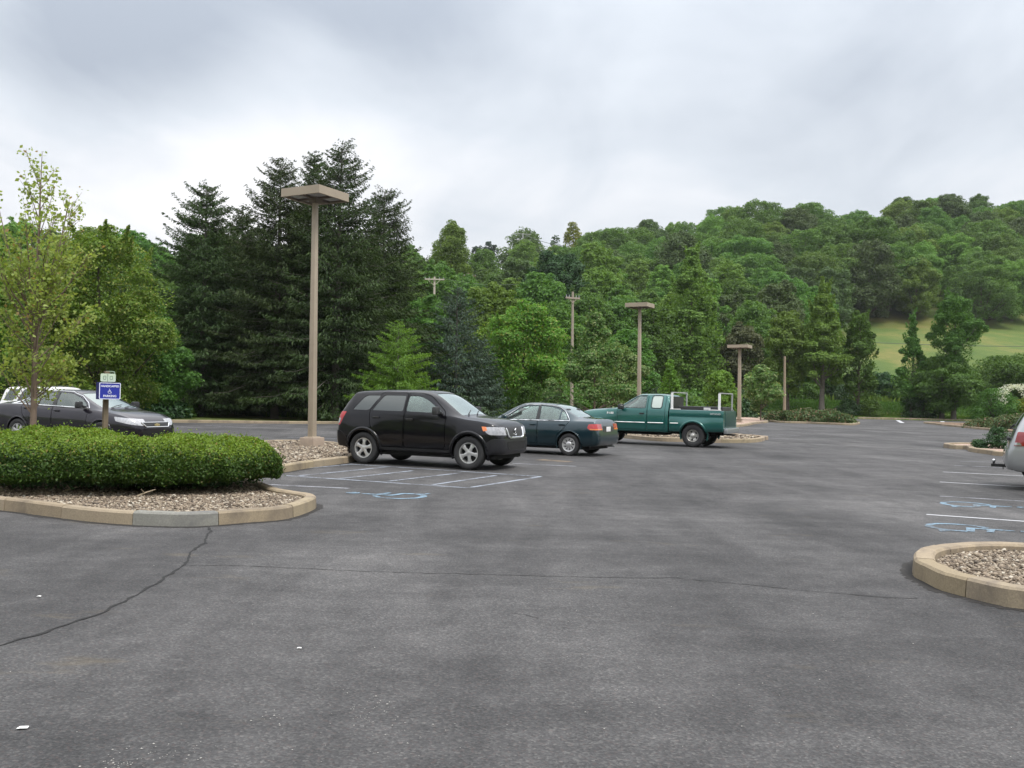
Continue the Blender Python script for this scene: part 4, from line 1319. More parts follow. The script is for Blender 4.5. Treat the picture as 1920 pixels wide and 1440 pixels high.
# bed
bh = Hull([(-2.82, .56, 1.00, .93, .96, 1.28, .90, 1.285), (-2.79, .54, 1.05, .95, .985, 1.285, .935, 1.29), (-2.0, .52, 1.05, .955, .99, 1.29, .94, 1.30), (-.93, .50, 1.05, .955, .99, 1.29, .94, 1.30), (-.90, .50, 1.05, .95, .985, 1.285, .93, 1.295)],
           wheels=(-1.76,), flare=.035, fr=.5)
cb = Car.__new__(Car); cb.h = bh; cb.mat = tgr; cb.root = c.root; cb.cut1 = MB(); cb.cut2 = MB(); cb.rings = MB(); cb.doors = []; cb.panes = []
cb.arches((-1.76,), .455, .42)
cb.cut2.prism([(-2.77, -.84), (-.96, -.84), (-.96, .84), (-2.77, .84)], 'z', .80, 1.6)
cb.body('truck_bed', .05)
cb.liner(w=.86)
cb.lip((-1.76,), .46, .42, rad_=.020, wide=1.9)
mb = MB(); mb.box(-2.78, -.95, -.83, .83, .74, .80); mb.box(-2.78, -.95, -.86, -.835, .78, 1.27); mb.box(-2.78, -.95, .835, .86, .78, 1.27); mb.build('bed_liner', plastic, c.root)
cb.sidestrip('side_moulding', [(-.95, .815), (-1.24, .818)], 1, .017, wht_paint, .006)
text_mesh('OFF ROAD', .075, .002, 'lettering', simple('grey_decal', (.45, .5, .5), .5), c.root, bh.side(-2.54, 1.17, 1, .006), (math.pi / 2, 0, math.pi), 1.0, .002)
for sg in (-1, 1):
    y0, y1 = sorted((sg * .72, sg * 1.1))
    cb.patch('taillight', [(-3, .80), (-2.66, .80), (-2.66, 1.13), (-2.78, 1.16), (-3, 1.16)], 'y', y0, y1, red_l, .007, .02, .03)
mb = MB(); mb.box(-2.835, -2.805, -.72, .72, .74, 1.27); mb.build('tailgate', simple('dark_tailgate', (.012, .05, .045), .4), c.root, 45, bevel=.01)
c.box('rear_bumper', -2.95, -2.82, -.90, .90, .50, .68, steel, .03)
c.box('tow_hitch', -3.0, -2.8, -.05, .05, .42, .48, plastic, .01)
c.box('rear_glass', -.885, -.87, -.56, .56, 1.40, 1.70, gl_dark, .003)
mb = MB(); mb.box(-2.7, 2.4, -.42, -.34, .42, .54); mb.box(-2.7, 2.4, .34, .42, .42, .54); mb.box(-.6, 1.6, -.4, .4, .36, .50)
mb.tube([(-1.76, -.7, .385), (-1.76, .7, .385)], .06, 8); mb.tube([(1.77, -.7, .385), (1.77, .7, .385)], .05, 8); mb.build('chassis', dark_in, c.root)
for x in (-.98, -2.66):
    for sg in (1, -1):
        mb = MB(); hw_ = .036 if sg > 0 else .022
        mb.box(x - hw_, x + hw_, sg * .905 - .03, sg * .905 + .03, 1.31, 1.88)
        mb.box(x - .30 if x > -2 else x - .06, x + .06 if x > -2 else x + .36, sg * .905 - .035, sg * .905 + .035, 1.298, 1.325)
        mb.build('rack_post', wht_paint if sg > 0 else simple('shaded_rack', (.33, .34, .34), .4), c.root, 45)  # far posts: shade put into the colour, a greyed white metal
    mb = MB(); mb.box(x - .02, x + .02, -.93, .93, 1.88, 1.915); mb.build('rack_bar', simple('grey_bar', (.35, .36, .36), .4), c.root)
tb = MB(); tb.box(-2.70, -1.10, -.62, .62, 0.82, 1.42); tbo = tb.build('tool_box', plastic, c.root, 45, bevel=.02)
st = MB(); st.box(-2.28, -2.04, .621, .625, 1.31, 1.39); st.build('sticker', white_pl, tbo)
mb = MB(); mb.obox((-.93, 0, 1.55), (1, 0, .1), (0, 1, 0), (0, 0, 1), .02, .62, .20); mb.build('cab_guard', plastic, c.root)

# ---- black saloon at the left
blk2 = paint('charcoal_car_paint', (0.012, 0.010, 0.016), 0.4, dirt=0.02, spec=.3, coat=.8)
h = Hull([(-2.42, .50, .70, .62, .66, .72, .5, .73), (-2.36, .38, .90, .74, .80, .93, .6, .95), (-2.2, .30, 1.03, .78, .86, 1.06, .62, 1.09), (-1.75, .25, 1.04, .80, .88, 1.09, .60, 1.12), (-1.55, .24, 1.03, .80, .885, 1.14, .585, 1.17),
          (-.95, .23, 1.01, .81, .89, 1.36, .56, 1.40), (-.6, .22, .995, .81, .89, 1.40, .56, 1.445), (.0, .21, .98, .81, .89, 1.40, .555, 1.45), (.25, .21, .97, .81, .89, 1.36, .56, 1.41), (.6, .21, .96, .81, .89, 1.22, .59, 1.265),
          (1.15, .21, .94, .80, .89, 1.01, .68, 1.05), (1.35, .21, .92, .79, .885, .94, .69, .98), (1.9, .22, .85, .76, .86, .87, .66, .91), (2.2, .24, .76, .70, .79, .775, .6, .81), (2.35, .27, .66, .62, .68, .67, .52, .695), (2.43, .34, .56, .5, .54, .565, .4, .58)],
         wheels=(-1.42, 1.43), flare=.015)
c = Car('saloon_car', 'black four door saloon with chrome window trim behind the clipped hedge', 'sedan', h, blk2, 192, 840, (1.43, -0.78), HD_R + rad(5), 1.05)
c.arches((-1.42, 1.43), .37, .33)
c.window([(-1.62, 1.06), (-1.20, 1.055), (-1.18, 1.28)], 'window', gl_clear, r=.02)
c.window([(-1.14, 1.055), (-.30, 1.035), (-.36, 1.37), (-.72, 1.36), (-1.13, 1.29)], 'window', gl_clear, r=.04)
c.window([(-.20, 1.03), (.84, 1.0), (.76, 1.09), (.46, 1.26), (.15, 1.36), (-.26, 1.37)], 'window', gl_clear, r=.05)
c.screen([(.36, -.46), (1.24, -.60), (1.24, .60), (.36, .46)], 'windscreen', gl_wind, .93)
c.screen([(-1.52, -.52), (-.88, -.47), (-.88, .47), (-1.52, .52)], 'rear_window', gl_wind, 1.05)
c.door([(-.27, 1.40), (-.20, .32), (.92, .32), (.98, .95), (.50, 1.27), (.18, 1.395)], -1, (-.08, .90, blk2))
c.door([(-.295, 1.40), (-.225, .32), (-.98, .32), (-1.04, .56), (-1.24, .76), (-1.36, .98), (-1.30, 1.04), (-1.14, 1.32), (-.74, 1.39)], -1, (-1.16, .94, blk2))
c.body()
c.liner(w=.78)
c.lip((-1.42, 1.43), .372, .33, rad_=.012, wide=1.4, off=-.003)
c.patch('pillar_trim', [(-.31, 1.035), (-.19, 1.03), (-.25, 1.385), (-.37, 1.385)], 'y', -1.2, -.4, plastic, .003, .01, 0)
c.sidestrip('window_trim', [(-1.74, 1.045), (-.3, 1.015), (.96, .98)], -1, .018, chrome, .004)
c.sidestrip('window_trim', [(-1.72, 1.05), (-1.20, 1.31), (-.74, 1.392), (-.27, 1.402), (.16, 1.392), (.48, 1.285), (.80, 1.12), (.96, .985)], -1, .013, chrome, .005)
for sg in (-1, 1):
    y0, y1 = sorted((sg * .34, sg * 1.0))
    c.patch('headlight', [(1.82, .80), (1.90, .69), (2.45, .58), (2.45, .68), (2.25, .76)], 'y', y0, y1, clear_l, .006, .02, .03)
c.patch('grille', [(-.36, .56), (.36, .56), (.46, .655), (-.46, .655)], 'x', 1.9, 2.6, plastic, .008, .02, .02)
mb = MB(); pts = [(-.48, .665), (-.38, .55), (.38, .55), (.48, .665), (-.48, .665)]; P_ = []
for a, b_ in zip(pts[:-1], pts[1:]):
    for k in range(8): P_.append(c.h.end(a[0] + (b_[0] - a[0]) * k / 8, a[1] + (b_[1] - a[1]) * k / 8, 1, .016))
mb.tube(P_ + [P_[0]], .014, 6); mb.build('grille_surround', chrome, c.root)
mb = MB(); p = c.h.end(0, .60, 1, .022); mb.obox(p, (1, 0, 0), (0, 1, 0), (0, 0, 1), .01, .085, .022); mb.obox(p, (1, 0, 0), (0, 1, 0), (0, 0, 1), .011, .03, .034); mb.build('emblem', simple('gold_emblem', (.6, .5, .25), .3, .7), c.root, bevel=.004)
c.patch('front_bumper', [(1.95, .26), (2.6, .30), (2.6, .50), (1.90, .54)], 'y', -1, 1, blk2, .02, .04, .02)
c.patch('air_intake', [(-.5, .34), (.5, .34), (.5, .46), (-.5, .46)], 'x', 2.0, 2.7, dark_in, .024, .02, .02)
c.box('underbody', -2.0, 2.0, -.52, .52, .17, .35, dark_in, .03)
c.mirror(.80, 1.02, (-1, 1), plastic, .10, 1.1)
for y in (-.3, .15):
    mb = MB(); mb.tube([c.h.top(1.30, y - .1, .02), c.h.top(1.20, y + .15, .02), c.h.top(1.12, y + .42, .02)], .010, 6); mb.build('wiper', plastic, c.root)
c.interior((.15, -.80), .48, .36, cabin_tan, dash=(.95, 0, .88), sw=(.66, .36, .92))
c.wheels((-1.42, 1.43), .785, .33, .215, 'sixspoke', .205)

# ---- white sport utility vehicle far left
wht = paint('white_car_paint', (0.74, 0.74, 0.73), 0.0)
h = Hull([(-2.20, .50, .72, .66, .72, .74, .56, .76), (-2.16, .42, .95, .80, .85, .98, .7, 1.0), (-2.10, .38, 1.10, .83, .88, 1.22, .73, 1.25), (-1.98, .36, 1.13, .84, .895, 1.56, .70, 1.60), (-1.85, .35, 1.135, .845, .90, 1.63, .685, 1.68),
          (-.5, .32, 1.13, .85, .905, 1.665, .67, 1.72), (.10, .32, 1.12, .85, .905, 1.645, .665, 1.70), (.36, .32, 1.11, .85, .905, 1.55, .67, 1.61), (.80, .32, 1.10, .85, .905, 1.27, .70, 1.33), (1.05, .32, 1.08, .84, .90, 1.12, .72, 1.17),
          (1.6, .33, 1.03, .82, .895, 1.05, .70, 1.09), (1.95, .34, .96, .78, .86, .98, .66, 1.01), (2.12, .36, .84, .72, .79, .86, .58, .88), (2.18, .42, .66, .62, .67, .67, .46, .69)], wheels=(-1.31, 1.31), flare=.02)
c = Car('sport_utility_vehicle', 'white SUV at the left edge behind the black saloon', 'suv', h, wht, 5, 833, (0.0, -0.80), HD_R + rad(2), .93)
mq = [o_ for o_ in S.objects if o_.name == 'saloon_car.001'][0].location
c.root.location = (mq.x + VD.x * 2.9 - UD.x * 4.9, mq.y + VD.y * 2.9 - UD.y * 4.9, 0.002)
c.arches((-1.31, 1.31), .40, .36)
c.window([(-1.92, 1.17), (-1.40, 1.17), (-1.16, 1.585), (-1.74, 1.585)], 'window', gl_dark, r=.05)
c.window([(-1.22, 1.17), (-.36, 1.165), (-.36, 1.60), (-.98, 1.595)], 'window', gl_dark, r=.05)
c.window([(-.22, 1.165), (.66, 1.155), (.62, 1.24), (.30, 1.50), (.10, 1.60), (-.12, 1.60)], 'window', gl_clear, r=.05)
c.screen([(.32, -.52), (.98, -.62), (.98, .62), (.32, .52)], 'windscreen', gl_wind, 1.10)
c.door([(-.30, 1.64), (-.30, .44), (.78, .44), (.78, 1.12), (.40, 1.50), (.12, 1.64)], -1, (-.16, 1.03, plastic))
c.door([(-.325, 1.64), (-.325, .44), (-.90, .44), (-.96, .66), (-1.16, .82), (-1.28, 1.14), (-1.0, 1.63)], -1, (-1.06, 1.03, plastic))
c.body()
c.liner(w=.8)
for sg in (-1, 1):
    y0, y1 = sorted((sg * .45, sg * 1.0))
    c.patch('headlight', [(1.72, .92), (1.80, .78), (2.4, .74), (2.4, .90)], 'y', y0, y1, clear_l, .006, .02, .03)
c.patch('front_bumper', [(1.75, .36), (2.4, .36), (2.4, .64), (1.75, .62)], 'y', -1, 1, plastic, .02, .04, .02)
c.patch('grille', [(-.4, .70), (.4, .70), (.42, .86), (-.42, .86)], 'x', 1.8, 2.4, plastic, .006, .02, .02)
c.mirror(.66, 1.16, (-1, 1), plastic, .11, 1.1)
for sg in (-1, 1):
    mb = MB(); mb.tube([c.h.top(-1.6, sg * .58, .01), c.h.top(-1.5, sg * .58, .04), c.h.top(-.2, sg * .58, .045), c.h.top(0, sg * .58, .01)], .014, 6); mb.build('roof_rail', plastic, c.root)
c.interior((.2, -.65), .60, dash=(.78, 0, 1.0))
c.wheels((-1.31, 1.31), .79, .36, .22, 'five', .215)

# ---- silver sport utility vehicle at the right edge
slv = paint('silver_car_paint', (0.36, 0.37, 0.38), 0.6, 0.35)
h = Hull([(-2.32, .50, .68, .72, .76, .70, .62, .71), (-2.28, .42, .84, .82, .87, .86, .74, .88), (-2.20, .38, 1.02, .84, .90, 1.06, .76, 1.09), (-2.14, .36, 1.13, .85, .905, 1.22, .76, 1.26), (-1.96, .35, 1.17, .855, .915, 1.52, .71, 1.57), (-1.84, .35, 1.17, .86, .92, 1.62, .69, 1.68),
          (-.5, .33, 1.16, .865, .925, 1.66, .68, 1.725), (.15, .33, 1.14, .865, .925, 1.63, .68, 1.69), (.45, .33, 1.13, .86, .925, 1.53, .68, 1.59), (.95, .33, 1.10, .86, .925, 1.21, .72, 1.26), (1.15, .33, 1.07, .85, .92, 1.10, .74, 1.14),
          (1.8, .34, 1.0, .82, .91, 1.02, .70, 1.06), (2.15, .35, .92, .76, .85, .94, .64, .97), (2.28, .40, .74, .68, .74, .76, .55, .78)], wheels=(-1.39, 1.39), flare=.02)
c = Car('sport_utility_vehicle', 'silver SUV with a tow ball cut off by the right edge of the photo', 'suv', h, slv, 1890, 917, (-2.28, -0.60), HD_R, 1.0)
c.arches((-1.39, 1.39), .41, .37)
c.window([(-1.95, 1.21), (-1.36, 1.205), (-1.36, 1.59), (-1.80, 1.59)], 'window', gl_dark, r=.05)
c.window([(-1.20, 1.205), (-.36, 1.20), (-.36, 1.61), (-1.15, 1.60)], 'window', gl_dark, r=.05)
c.window([(-.26, 1.20), (.70, 1.18), (.62, 1.28), (.34, 1.50), (.14, 1.60), (-.26, 1.61)], 'window', gl_clear, r=.05)
c.screen([(.40, -.52), (1.08, -.64), (1.08, .64), (.40, .52)], 'windscreen', gl_wind, 1.08)
c.screen([(-2.14, -.60), (-1.88, -.56), (-1.88, .56), (-2.14, .60)], 'rear_window', gl_dark, 1.2)
c.door([(-.31, 1.64), (-.31, .46), (.80, .46), (.84, 1.12), (.42, 1.52), (.16, 1.63)], -1, (-.16, 1.04, slv))
c.door([(-.335, 1.64), (-.335, .46), (-.94, .46), (-1.0, .68), (-1.2, .84), (-1.28, 1.14), (-1.26, 1.62)], -1, (-1.08, 1.04, slv))
c.body()
c.liner(w=.82)
c.lip((-1.39, 1.39), .415, .37, rad_=.018, wide=1.6)
for sg in (-1, 1):
    y0, y1 = sorted((sg * .66, sg * 1.05))
    t_ = c.patch('taillight', [(-2.20, .87), (-2.0, .87), (-2.0, 1.15), (-2.135, 1.15), (-2.17, 1.0)], 'y', y0, y1, simple('dark_red_lens', (.20, .006, .008), .1, coat=1.0, var=.3, scale=20), .008, .02, .02)
    c.patch('reverse_lamp', [(-2.19, .885), (-2.06, .885), (-2.10, .94), (-2.19, .94)], 'y', y0, y1, clear_l, .012, .01, .01, parent=t_)
    y0, y1 = sorted((sg * .5, sg * 1.0))
    c.patch('headlight', [(2.0, .78), (2.4, .76), (2.4, .92), (2.02, .93)], 'y', y0, y1, clear_l, .006, .02, .02)
c.patch('rear_bumper', [(-2.5, .42), (-1.86, .36), (-1.84, .58), (-1.95, .80), (-2.5, .80)], 'y', -1, 1, slv, .03, .05, .02)
c.patch('front_bumper', [(1.9, .36), (2.5, .36), (2.5, .66), (1.9, .64)], 'y', -1, 1, slv, .02, .04, .02)
mb = MB(); p = c.h.end(.1, 1.18, -1, .02); mb.tube([p + Vector((.05, 0, 0)), p + Vector((-.05, 0, .02)), p + Vector((.02, -.25, .10))], .018, 6); mb.build('rear_wiper', plastic, c.root)
c.box('hatch_handle', -2.30, -2.24, -.3, .3, .96, 1.02, plastic, .01)
mb = MB(); mb.box(-2.58, -2.1, -.032, .032, .40, .46); mb.tube([(-2.53, 0, .46), (-2.53, 0, .50)], .022, 8); mb.tube([(-2.36, 0, .42), (-2.36, -.05, .36)], .01, 6)
hb = mb.build('tow_hitch', plastic, c.root, 45)
bm = bmesh.new(); bmesh.ops.create_uvsphere(bm, u_segments=14, v_segments=10, radius=.034); me_ = bpy.data.meshes.new('ball'); bm.to_mesh(me_); bm.free()
me_.materials.append(chrome); me_.polygons.foreach_set('use_smooth', [True] * len(me_.polygons)); link('tow_ball', me_, hb, (-2.53, 0, .525))
c.mirror(.70, 1.20, (-1, 1), slv, .12, 1.2)
c.box('underbody', -2.0, 2.0, -.74, .74, .24, .42, dark_in, .03)
c.interior((.25, -.65), .62, dash=(.85, 0, 1.0))
c.wheels((-1.39, 1.39), .80, .37, .23, 'five', .225)

# ================================================================ LAMP POSTS, SIGN, UTILITY POLES
def tanpaint():
    m, t, o = newmat('tan_lamp_paint')
    b = pbsdf(t, (0.33, 0.25, 0.18), 0.6)
    p = opos(t)
    c_ = mixc(t, noise(t, 2.5, 5, .6, p), (0.265, 0.22, 0.165), (0.375, 0.315, 0.24))
    c_ = mixc(t, math_('MULTIPLY', N_sep(t, ramp(t, noise(t, 14, 4, .7, p), [(.58, (0, 0, 0)), (.75, (1, 1, 1))])), .35, t=t), c_, (0.17, 0.12, 0.08))
    t.links.new(c_, b.inputs['Base Color']); t.links.new(b.outputs[0], o.inputs[0])
    return m
tan_m = tanpaint()
lens_m = simple('lamp_lens', (0.40, 0.40, 0.40), 0.25)
recess_m = simple('lamp_underside', (0.16, 0.13, 0.11), 0.6)
conc = simple('tan_footing', (0.31, 0.245, 0.19), 0.85, var=.25)
TILT = 0.0131
def lamp(px, py, Y, ztop, s, pole_w, label, ped=0.5):
    p = at(px, py)
    k = Y / p.y
    x, y = p.x * k, Y
    r = empty('street_lamp', (x, y, 0), -TH)
    r.rotation_euler = (Matrix.Rotation(-TILT, 3, 'Y') @ Matrix.Rotation(-TH, 3, 'Z')).to_euler()
    tag(r, label, 'street lamp', 'flat topped lamp posts standing in the car park')
    mb = MB(); mb.obox((0, 0, .16), (1, 0, 0), (0, 1, 0), (0, 0, 1), ped / 2, ped / 2, .20, .96); mb.build('footing', conc, r, 40, bevel=.02)
    mb = MB(); mb.obox((0, 0, .36 + (ztop - .45) / 2), (1, 0, 0), (0, 1, 0), (0, 0, 1), pole_w / 2, pole_w / 2, (ztop - .70) / 2 + .18, .72); po = mb.build('pole', tan_m, r, 40, bevel=.01)
    mb = MB(); mb.box(-pole_w * .9, pole_w * .9, -pole_w * .9, pole_w * .9, .36, .385)
    mb.build('base_plate', tan_m, po)
    h_ = s / 2; t_ = .20
    mb = MB()
    # shallow box open below with a folded lip
    z1 = ztop; z0 = ztop - t_
    mb.box(-h_, h_, -h_, h_, z1 - .02, z1)
    for a in range(4):
        d = Vector((math.cos(a * math.pi / 2), math.sin(a * math.pi / 2), 0)); q_ = Vector((-d.y, d.x, 0))
        mb.obox(d * (h_ - .012) + Vector((0, 0, (z0 + z1 - .02) / 2)), d, q_, (0, 0, 1), .012, h_ - (.024 if a % 2 else 0), (z1 - .02 - z0) / 2)
        mb.obox(d * (h_ - .03) + Vector((0, 0, z0 - .012)), d, q_, (0, 0, 1), .034, h_ + (.004 if a % 2 == 0 else -.064), .012)
    hd = mb.build('lamp_head', tan_m, r)
    mb = MB(); mb.box(-h_ + .07, h_ - .07, -h_ + .07, h_ - .07, z0 + .03, z0 + .05); mb.build('lens_frame', recess_m, hd)
    for sx in (-1, 1):
        for sy in (-1, 1):
            mb = MB(); mb.box(sx * h_ * .47 - h_ * .33, sx * h_ * .47 + h_ * .33, sy * h_ * .47 - h_ * .33, sy * h_ * .47 + h_ * .33, z0 + .015, z0 + .03); mb.build('lens', lens_m, hd)
    mb = MB(); mb.obox((0, 0, z0 - .06), (1, 0, 0), (0, 1, 0), (0, 0, 1), .11, .11, .075, 1.35); mb.box(-h_ + .05, h_ - .05, -.04, .04, z0 - .03, z0 + .012); mb.box(-.04, .04, -h_ + .05, h_ - .05, z0 - .032, z0 + .01); mb.build('bracket', recess_m, r)
lamp(585, 838, 25.3, 7.16, 1.30, .175, 'tall tan lamp post with flat square head in the gravel island behind the black SUV')
lamp(1198, 790, 51.8, 7.05, 1.30, .20, 'tan lamp post with flat square head rising behind the green pickup truck')
lamp(1386, 795, 68.0, 5.85, 1.50, .26, 'farthest and shortest tan lamp post right of the pickup truck', .4)

# sign
sb = simple('blue_sign', (0.018, 0.03, 0.30), 0.4); sbd = simple('blue_sign_side', (0.010, 0.012, 0.17), 0.5); swh = simple('sign_white', (0.72, 0.74, 0.85), 0.5)
wood = simple('weathered_wood', (0.145, 0.115, 0.075), 0.9, var=.4, scale=9)
c0 = atd(200, 733, 15.9); sx = c0.x
sg_ = empty('parking_sign', (sx, 15.9, .1), rad(45))
sg_.scale = (1.12, 1.0, 1.0)
tag(sg_, 'blue handicapped parking sign box on a wooden post behind the hedge', 'sign')
zc_ = c0.z - .1
mb = MB(); mb.box(-.036, .036, -.01, .065, -.2, zc_ + .34); mb.build('post', wood, sg_, bevel=.006)
mb = MB(); mb.box(-.165, .165, -.135, -.012, zc_ - .145, zc_ + .145); pb = mb.build('sign_panel', sbd, sg_, bevel=.004)
mb = MB(); mb.box(-.163, .163, -.140, -.1355, zc_ - .143, zc_ + .143); mb.build('sign_face', sb, pb)
mb = MB(); o1 = round_poly([(-.162, zc_ - .142), (.162, zc_ - .142), (.162, zc_ + .142), (-.162, zc_ + .142)], .02)
mb.ring(o1, offset_poly(o1, -.011), 'y', -.144, -.139); mb.build('sign_border', swh, pb)
text_mesh('HANDICAPPED', .048, .001, 'lettering', swh, pb, (0, -.1425, zc_ + .082), (math.pi / 2, 0, 0), .84, .0012)
text_mesh('PARKING', .052, .001, 'lettering', swh, pb, (0, -.1425, zc_ - .088), (math.pi / 2, 0, 0), .92, .0012)
mb = MB(); z = zc_ - .005
arc = [Vector((-.004 + .024 * math.cos(a), -.142, z - .012 + .024 * math.sin(a))) for a in np.linspace(rad(125), rad(370), 14)]
mb.tube(arc, .0035, 5); mb.tube([(-.006, -.142, z + .034), (-.004, -.142, z - .004), (.016, -.142, z - .006), (.026, -.142, z - .032)], .0045, 5); mb.tube([(-.006, -.142, z + .014), (.014, -.142, z + .012)], .004, 5)
mb.tube([(-.008, -.142, z + .043), (-.007, -.142, z + .044)], .007, 6); mb.build('wheelchair_symbol', swh, pb)
gpl = simple('pale_green_plate', (0.50, 0.60, 0.46), 0.5); gdk = simple('grey_green_mark', (0.20, 0.27, 0.20), 0.6)
tp = MB(); P_ = round_poly([(-.105, zc_ + .160), (.125, zc_ + .160), (.125, zc_ + .30), (-.105, zc_ + .30)], .025); tp.prism(P_, 'y', -.022, -.016); to = tp.build('top_plate', gpl, sg_)
mb = MB(); mb.box(-.003, .007, -.024, -.0215, zc_ + .165, zc_ + .295)
for cx in (-.045, .055):
    q_ = round_poly([(cx - .022, zc_ + .195), (cx + .024, zc_ + .195), (cx + .024, zc_ + .262), (cx - .022, zc_ + .262)], .015); mb.ring(q_, offset_poly(q_, -.009), 'y', -.025, -.0215)
mb.build('plate_marks', gdk, to)
bk = MB(); P_ = round_poly([(.01, zc_ + .26), (.155, zc_ + .26), (.155, zc_ + .35), (.01, zc_ + .35)], .03); bk.ring(P_, offset_poly(P_, -.02), 'y', .092, .10); bk.build('rear_plate', gdk, sg_)

pole_w = simple('weathered_pole', (0.27, 0.235, 0.19), 0.9, var=.3); pole_d = simple('brown_pole', (0.13, 0.095, 0.07), 0.9, var=.3)
def upole(px, py_top, Y, label, arms, mat, r0=.15, name='utility_pole', by=None):
    p = atd(px, py_top, Y); zb = tz(p.x, Y) if by is None else by
    r = empty(name, (p.x, Y, zb)); tag(r, label, 'utility pole' if name == 'utility_pole' else 'pole'); H_ = p.z - zb
    mb = MB(); n = 8
    mb.tube([(0, 0, -.5), (-TILT * H_, 0, H_)], [r0 * 1.2, r0 * .75], 10); mb.build('pole', mat, r, 60)
    for dz, w_, ang in arms:
        mb = MB(); d = Vector((math.cos(ang), math.sin(ang), 0)); c_ = Vector((-TILT * H_, 0, H_ - dz)) + Vector((0, -r0, 0))
        mb.obox(c_, d, (-d.y, d.x, 0), (0, 0, 1), w_ / 2, .07, .08)
        mb.tube([c_ + d * w_ * .35, c_ + Vector((0, 0, -w_ * .3))], .035, 5); mb.tube([c_ - d * w_ * .35, c_ + Vector((0, 0, -w_ * .3))], .035, 5)
        a_ = mb.build('crossarm', mat, r)
        for k in (-.45, -.25, .25, .45):
            ib = MB(); ib.tube([c_ + d * w_ * k + Vector((0, 0, .08)), c_ + d * w_ * k + Vector((0, 0, .28))], [.05, .035], 6); ib.build('insulator', steel, a_)
    return p
pA = upole(817, 519, 118, 'pale utility pole with a crossarm above the trees left of the middle', [(.35, 2.6, 0.05)], simple('pale_pole', (0.42, 0.38, 0.31), .9), .17)
pB = upole(1077, 547, 84, 'slim grey utility pole with a short crossarm beside the young birch', [(.6, 1.5, .5)], pole_w, .14, by=0)
pC = upole(880, 512, 150, 'dark brown utility pole in the trees behind the pale one', [(.5, 2.6, .1)], pole_d, .22)
pD = upole(982, 437, 330, 'tiny utility pole on the distant hilltop', [(.4, 6, .1), (2.5, 6, .1)], simple('far_pole', (.35, .36, .34), .9), .3)
upole(1473, 668, 100, 'slender bare wooden pole between the young trees right of the short lamp post', [], simple('bare_pole', (.25, .20, .14), .9), .15, 'wooden_pole')
def cable(name, a, b_, sag, r_, label):
    mb = MB(); mb.tube([a.lerp(b_, k / 24) + Vector((0, 0, -sag * 4 * (k / 24) * (1 - k / 24))) for k in range(25)], r_, 5)
    tag(mb.build(name, simple('cable', (.10, .12, .09), .8)), label, 'cable')
cable('power_line', pA + Vector((1, -.2, -.2)), atd(1100, 489, 190), 2.5, .03, 'power line running right from the pale utility pole across the trees')
cable('power_line', pD + Vector((0, 0, -.4)), atd(1085, 462, 300), 1.2, .09, 'short power line near the brown roof on the far hilltop')
cable('power_line', atd(1610, 641, 150), atd(2050, 649, 150), .3, .05, 'dark cable stretched low across the sloping meadow')

# house roof on the hilltop
p = atd(1052, 480, 300)
r = empty('hilltop_house', (p.x, 300, tz(p.x, 300))); tag(r, 'brown roofed house half hidden by trees on the far hilltop', 'house')
zb = p.z - tz(p.x, 300); mb = MB(); mb.box(-4, 4, -4, 4, -1, zb); mb.build('wall', simple('tan_wall', (.36, .25, .16), .9), r)
mb = MB(); mb.add([(-5, -4.8, zb - .2), (5, -4.8, zb - .2), (5, 4.8, zb - .2), (-5, 4.8, zb - .2), (-4, 0, zb + 1.8), (4, 0, zb + 1.8)], [(0, 1, 5, 4), (2, 3, 4, 5), (1, 2, 5), (3, 0, 4), (0, 3, 2, 1)]); mb.build('roof', simple('brown_roof', (.20, .13, .09), .9), r)
# ================================================================ VEGETATION
bark = simple('bark', (0.085, 0.068, 0.052), 0.95, var=.45, scale=7)
bark_l = simple('young_bark', (0.17, 0.125, 0.095), 0.9, var=.35, scale=8)
bark_g = simple('grey_bark', (0.13, 0.115, 0.10), 0.95, var=.4, scale=7)

F_mid = foliage('leaf_green', (0.052, 0.112, 0.020), (0.138, 0.235, 0.046), .4)
F_bright = foliage('leaf_bright', (0.085, 0.170, 0.020), (0.200, 0.310, 0.045), .4, accent=(0.27, 0.30, 0.08), acc_amt=.12)
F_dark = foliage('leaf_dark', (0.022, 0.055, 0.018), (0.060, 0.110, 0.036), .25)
F_wood = foliage('leaf_wood', (0.062, 0.132, 0.026), (0.165, 0.270, 0.058), .42)
F_light = foliage('leaf_light', (0.095, 0.170, 0.028), (0.215, 0.330, 0.066), .4)
F_olive = foliage('leaf_olive', (0.055, 0.095, 0.030), (0.125, 0.180, 0.060), .3)
F_young = foliage('leaf_young', (0.20, 0.265, 0.055), (0.38, 0.43, 0.13), .5, accent=(0.30, 0.22, 0.10), acc_amt=.03)
F_spruce = foliage('needle_spruce', (0.026, 0.050, 0.016), (0.072, 0.108, 0.032), .22, .7)
F_blue = foliage('needle_blue', (0.030, 0.056, 0.036), (0.085, 0.130, 0.085), .15, .7)
F_cyp = foliage('needle_bright', (0.090, 0.185, 0.020), (0.200, 0.320, 0.045), .35)
F_birch = foliage('leaf_birch', (0.085, 0.150, 0.035), (0.190, 0.270, 0.085), .4, accent=(0.32, 0.38, 0.18), acc_amt=.18)
F_yew = foliage('yew_leaf', (0.022, 0.060, 0.008), (0.075, 0.145, 0.016), .25, accent=(0.12, 0.10, 0.03), acc_amt=.04)
F_yew2 = foliage('yew_new_growth', (0.105, 0.185, 0.016), (0.230, 0.330, 0.036), .35, accent=(0.22, 0.17, 0.05), acc_amt=.04)
F_white = foliage('blossom', (0.5, 0.52, 0.42), (0.75, 0.76, 0.66), .3)
F_yel = foliage('leaf_yellow', (0.13, 0.18, 0.02), (0.30, 0.32, 0.04), .4)
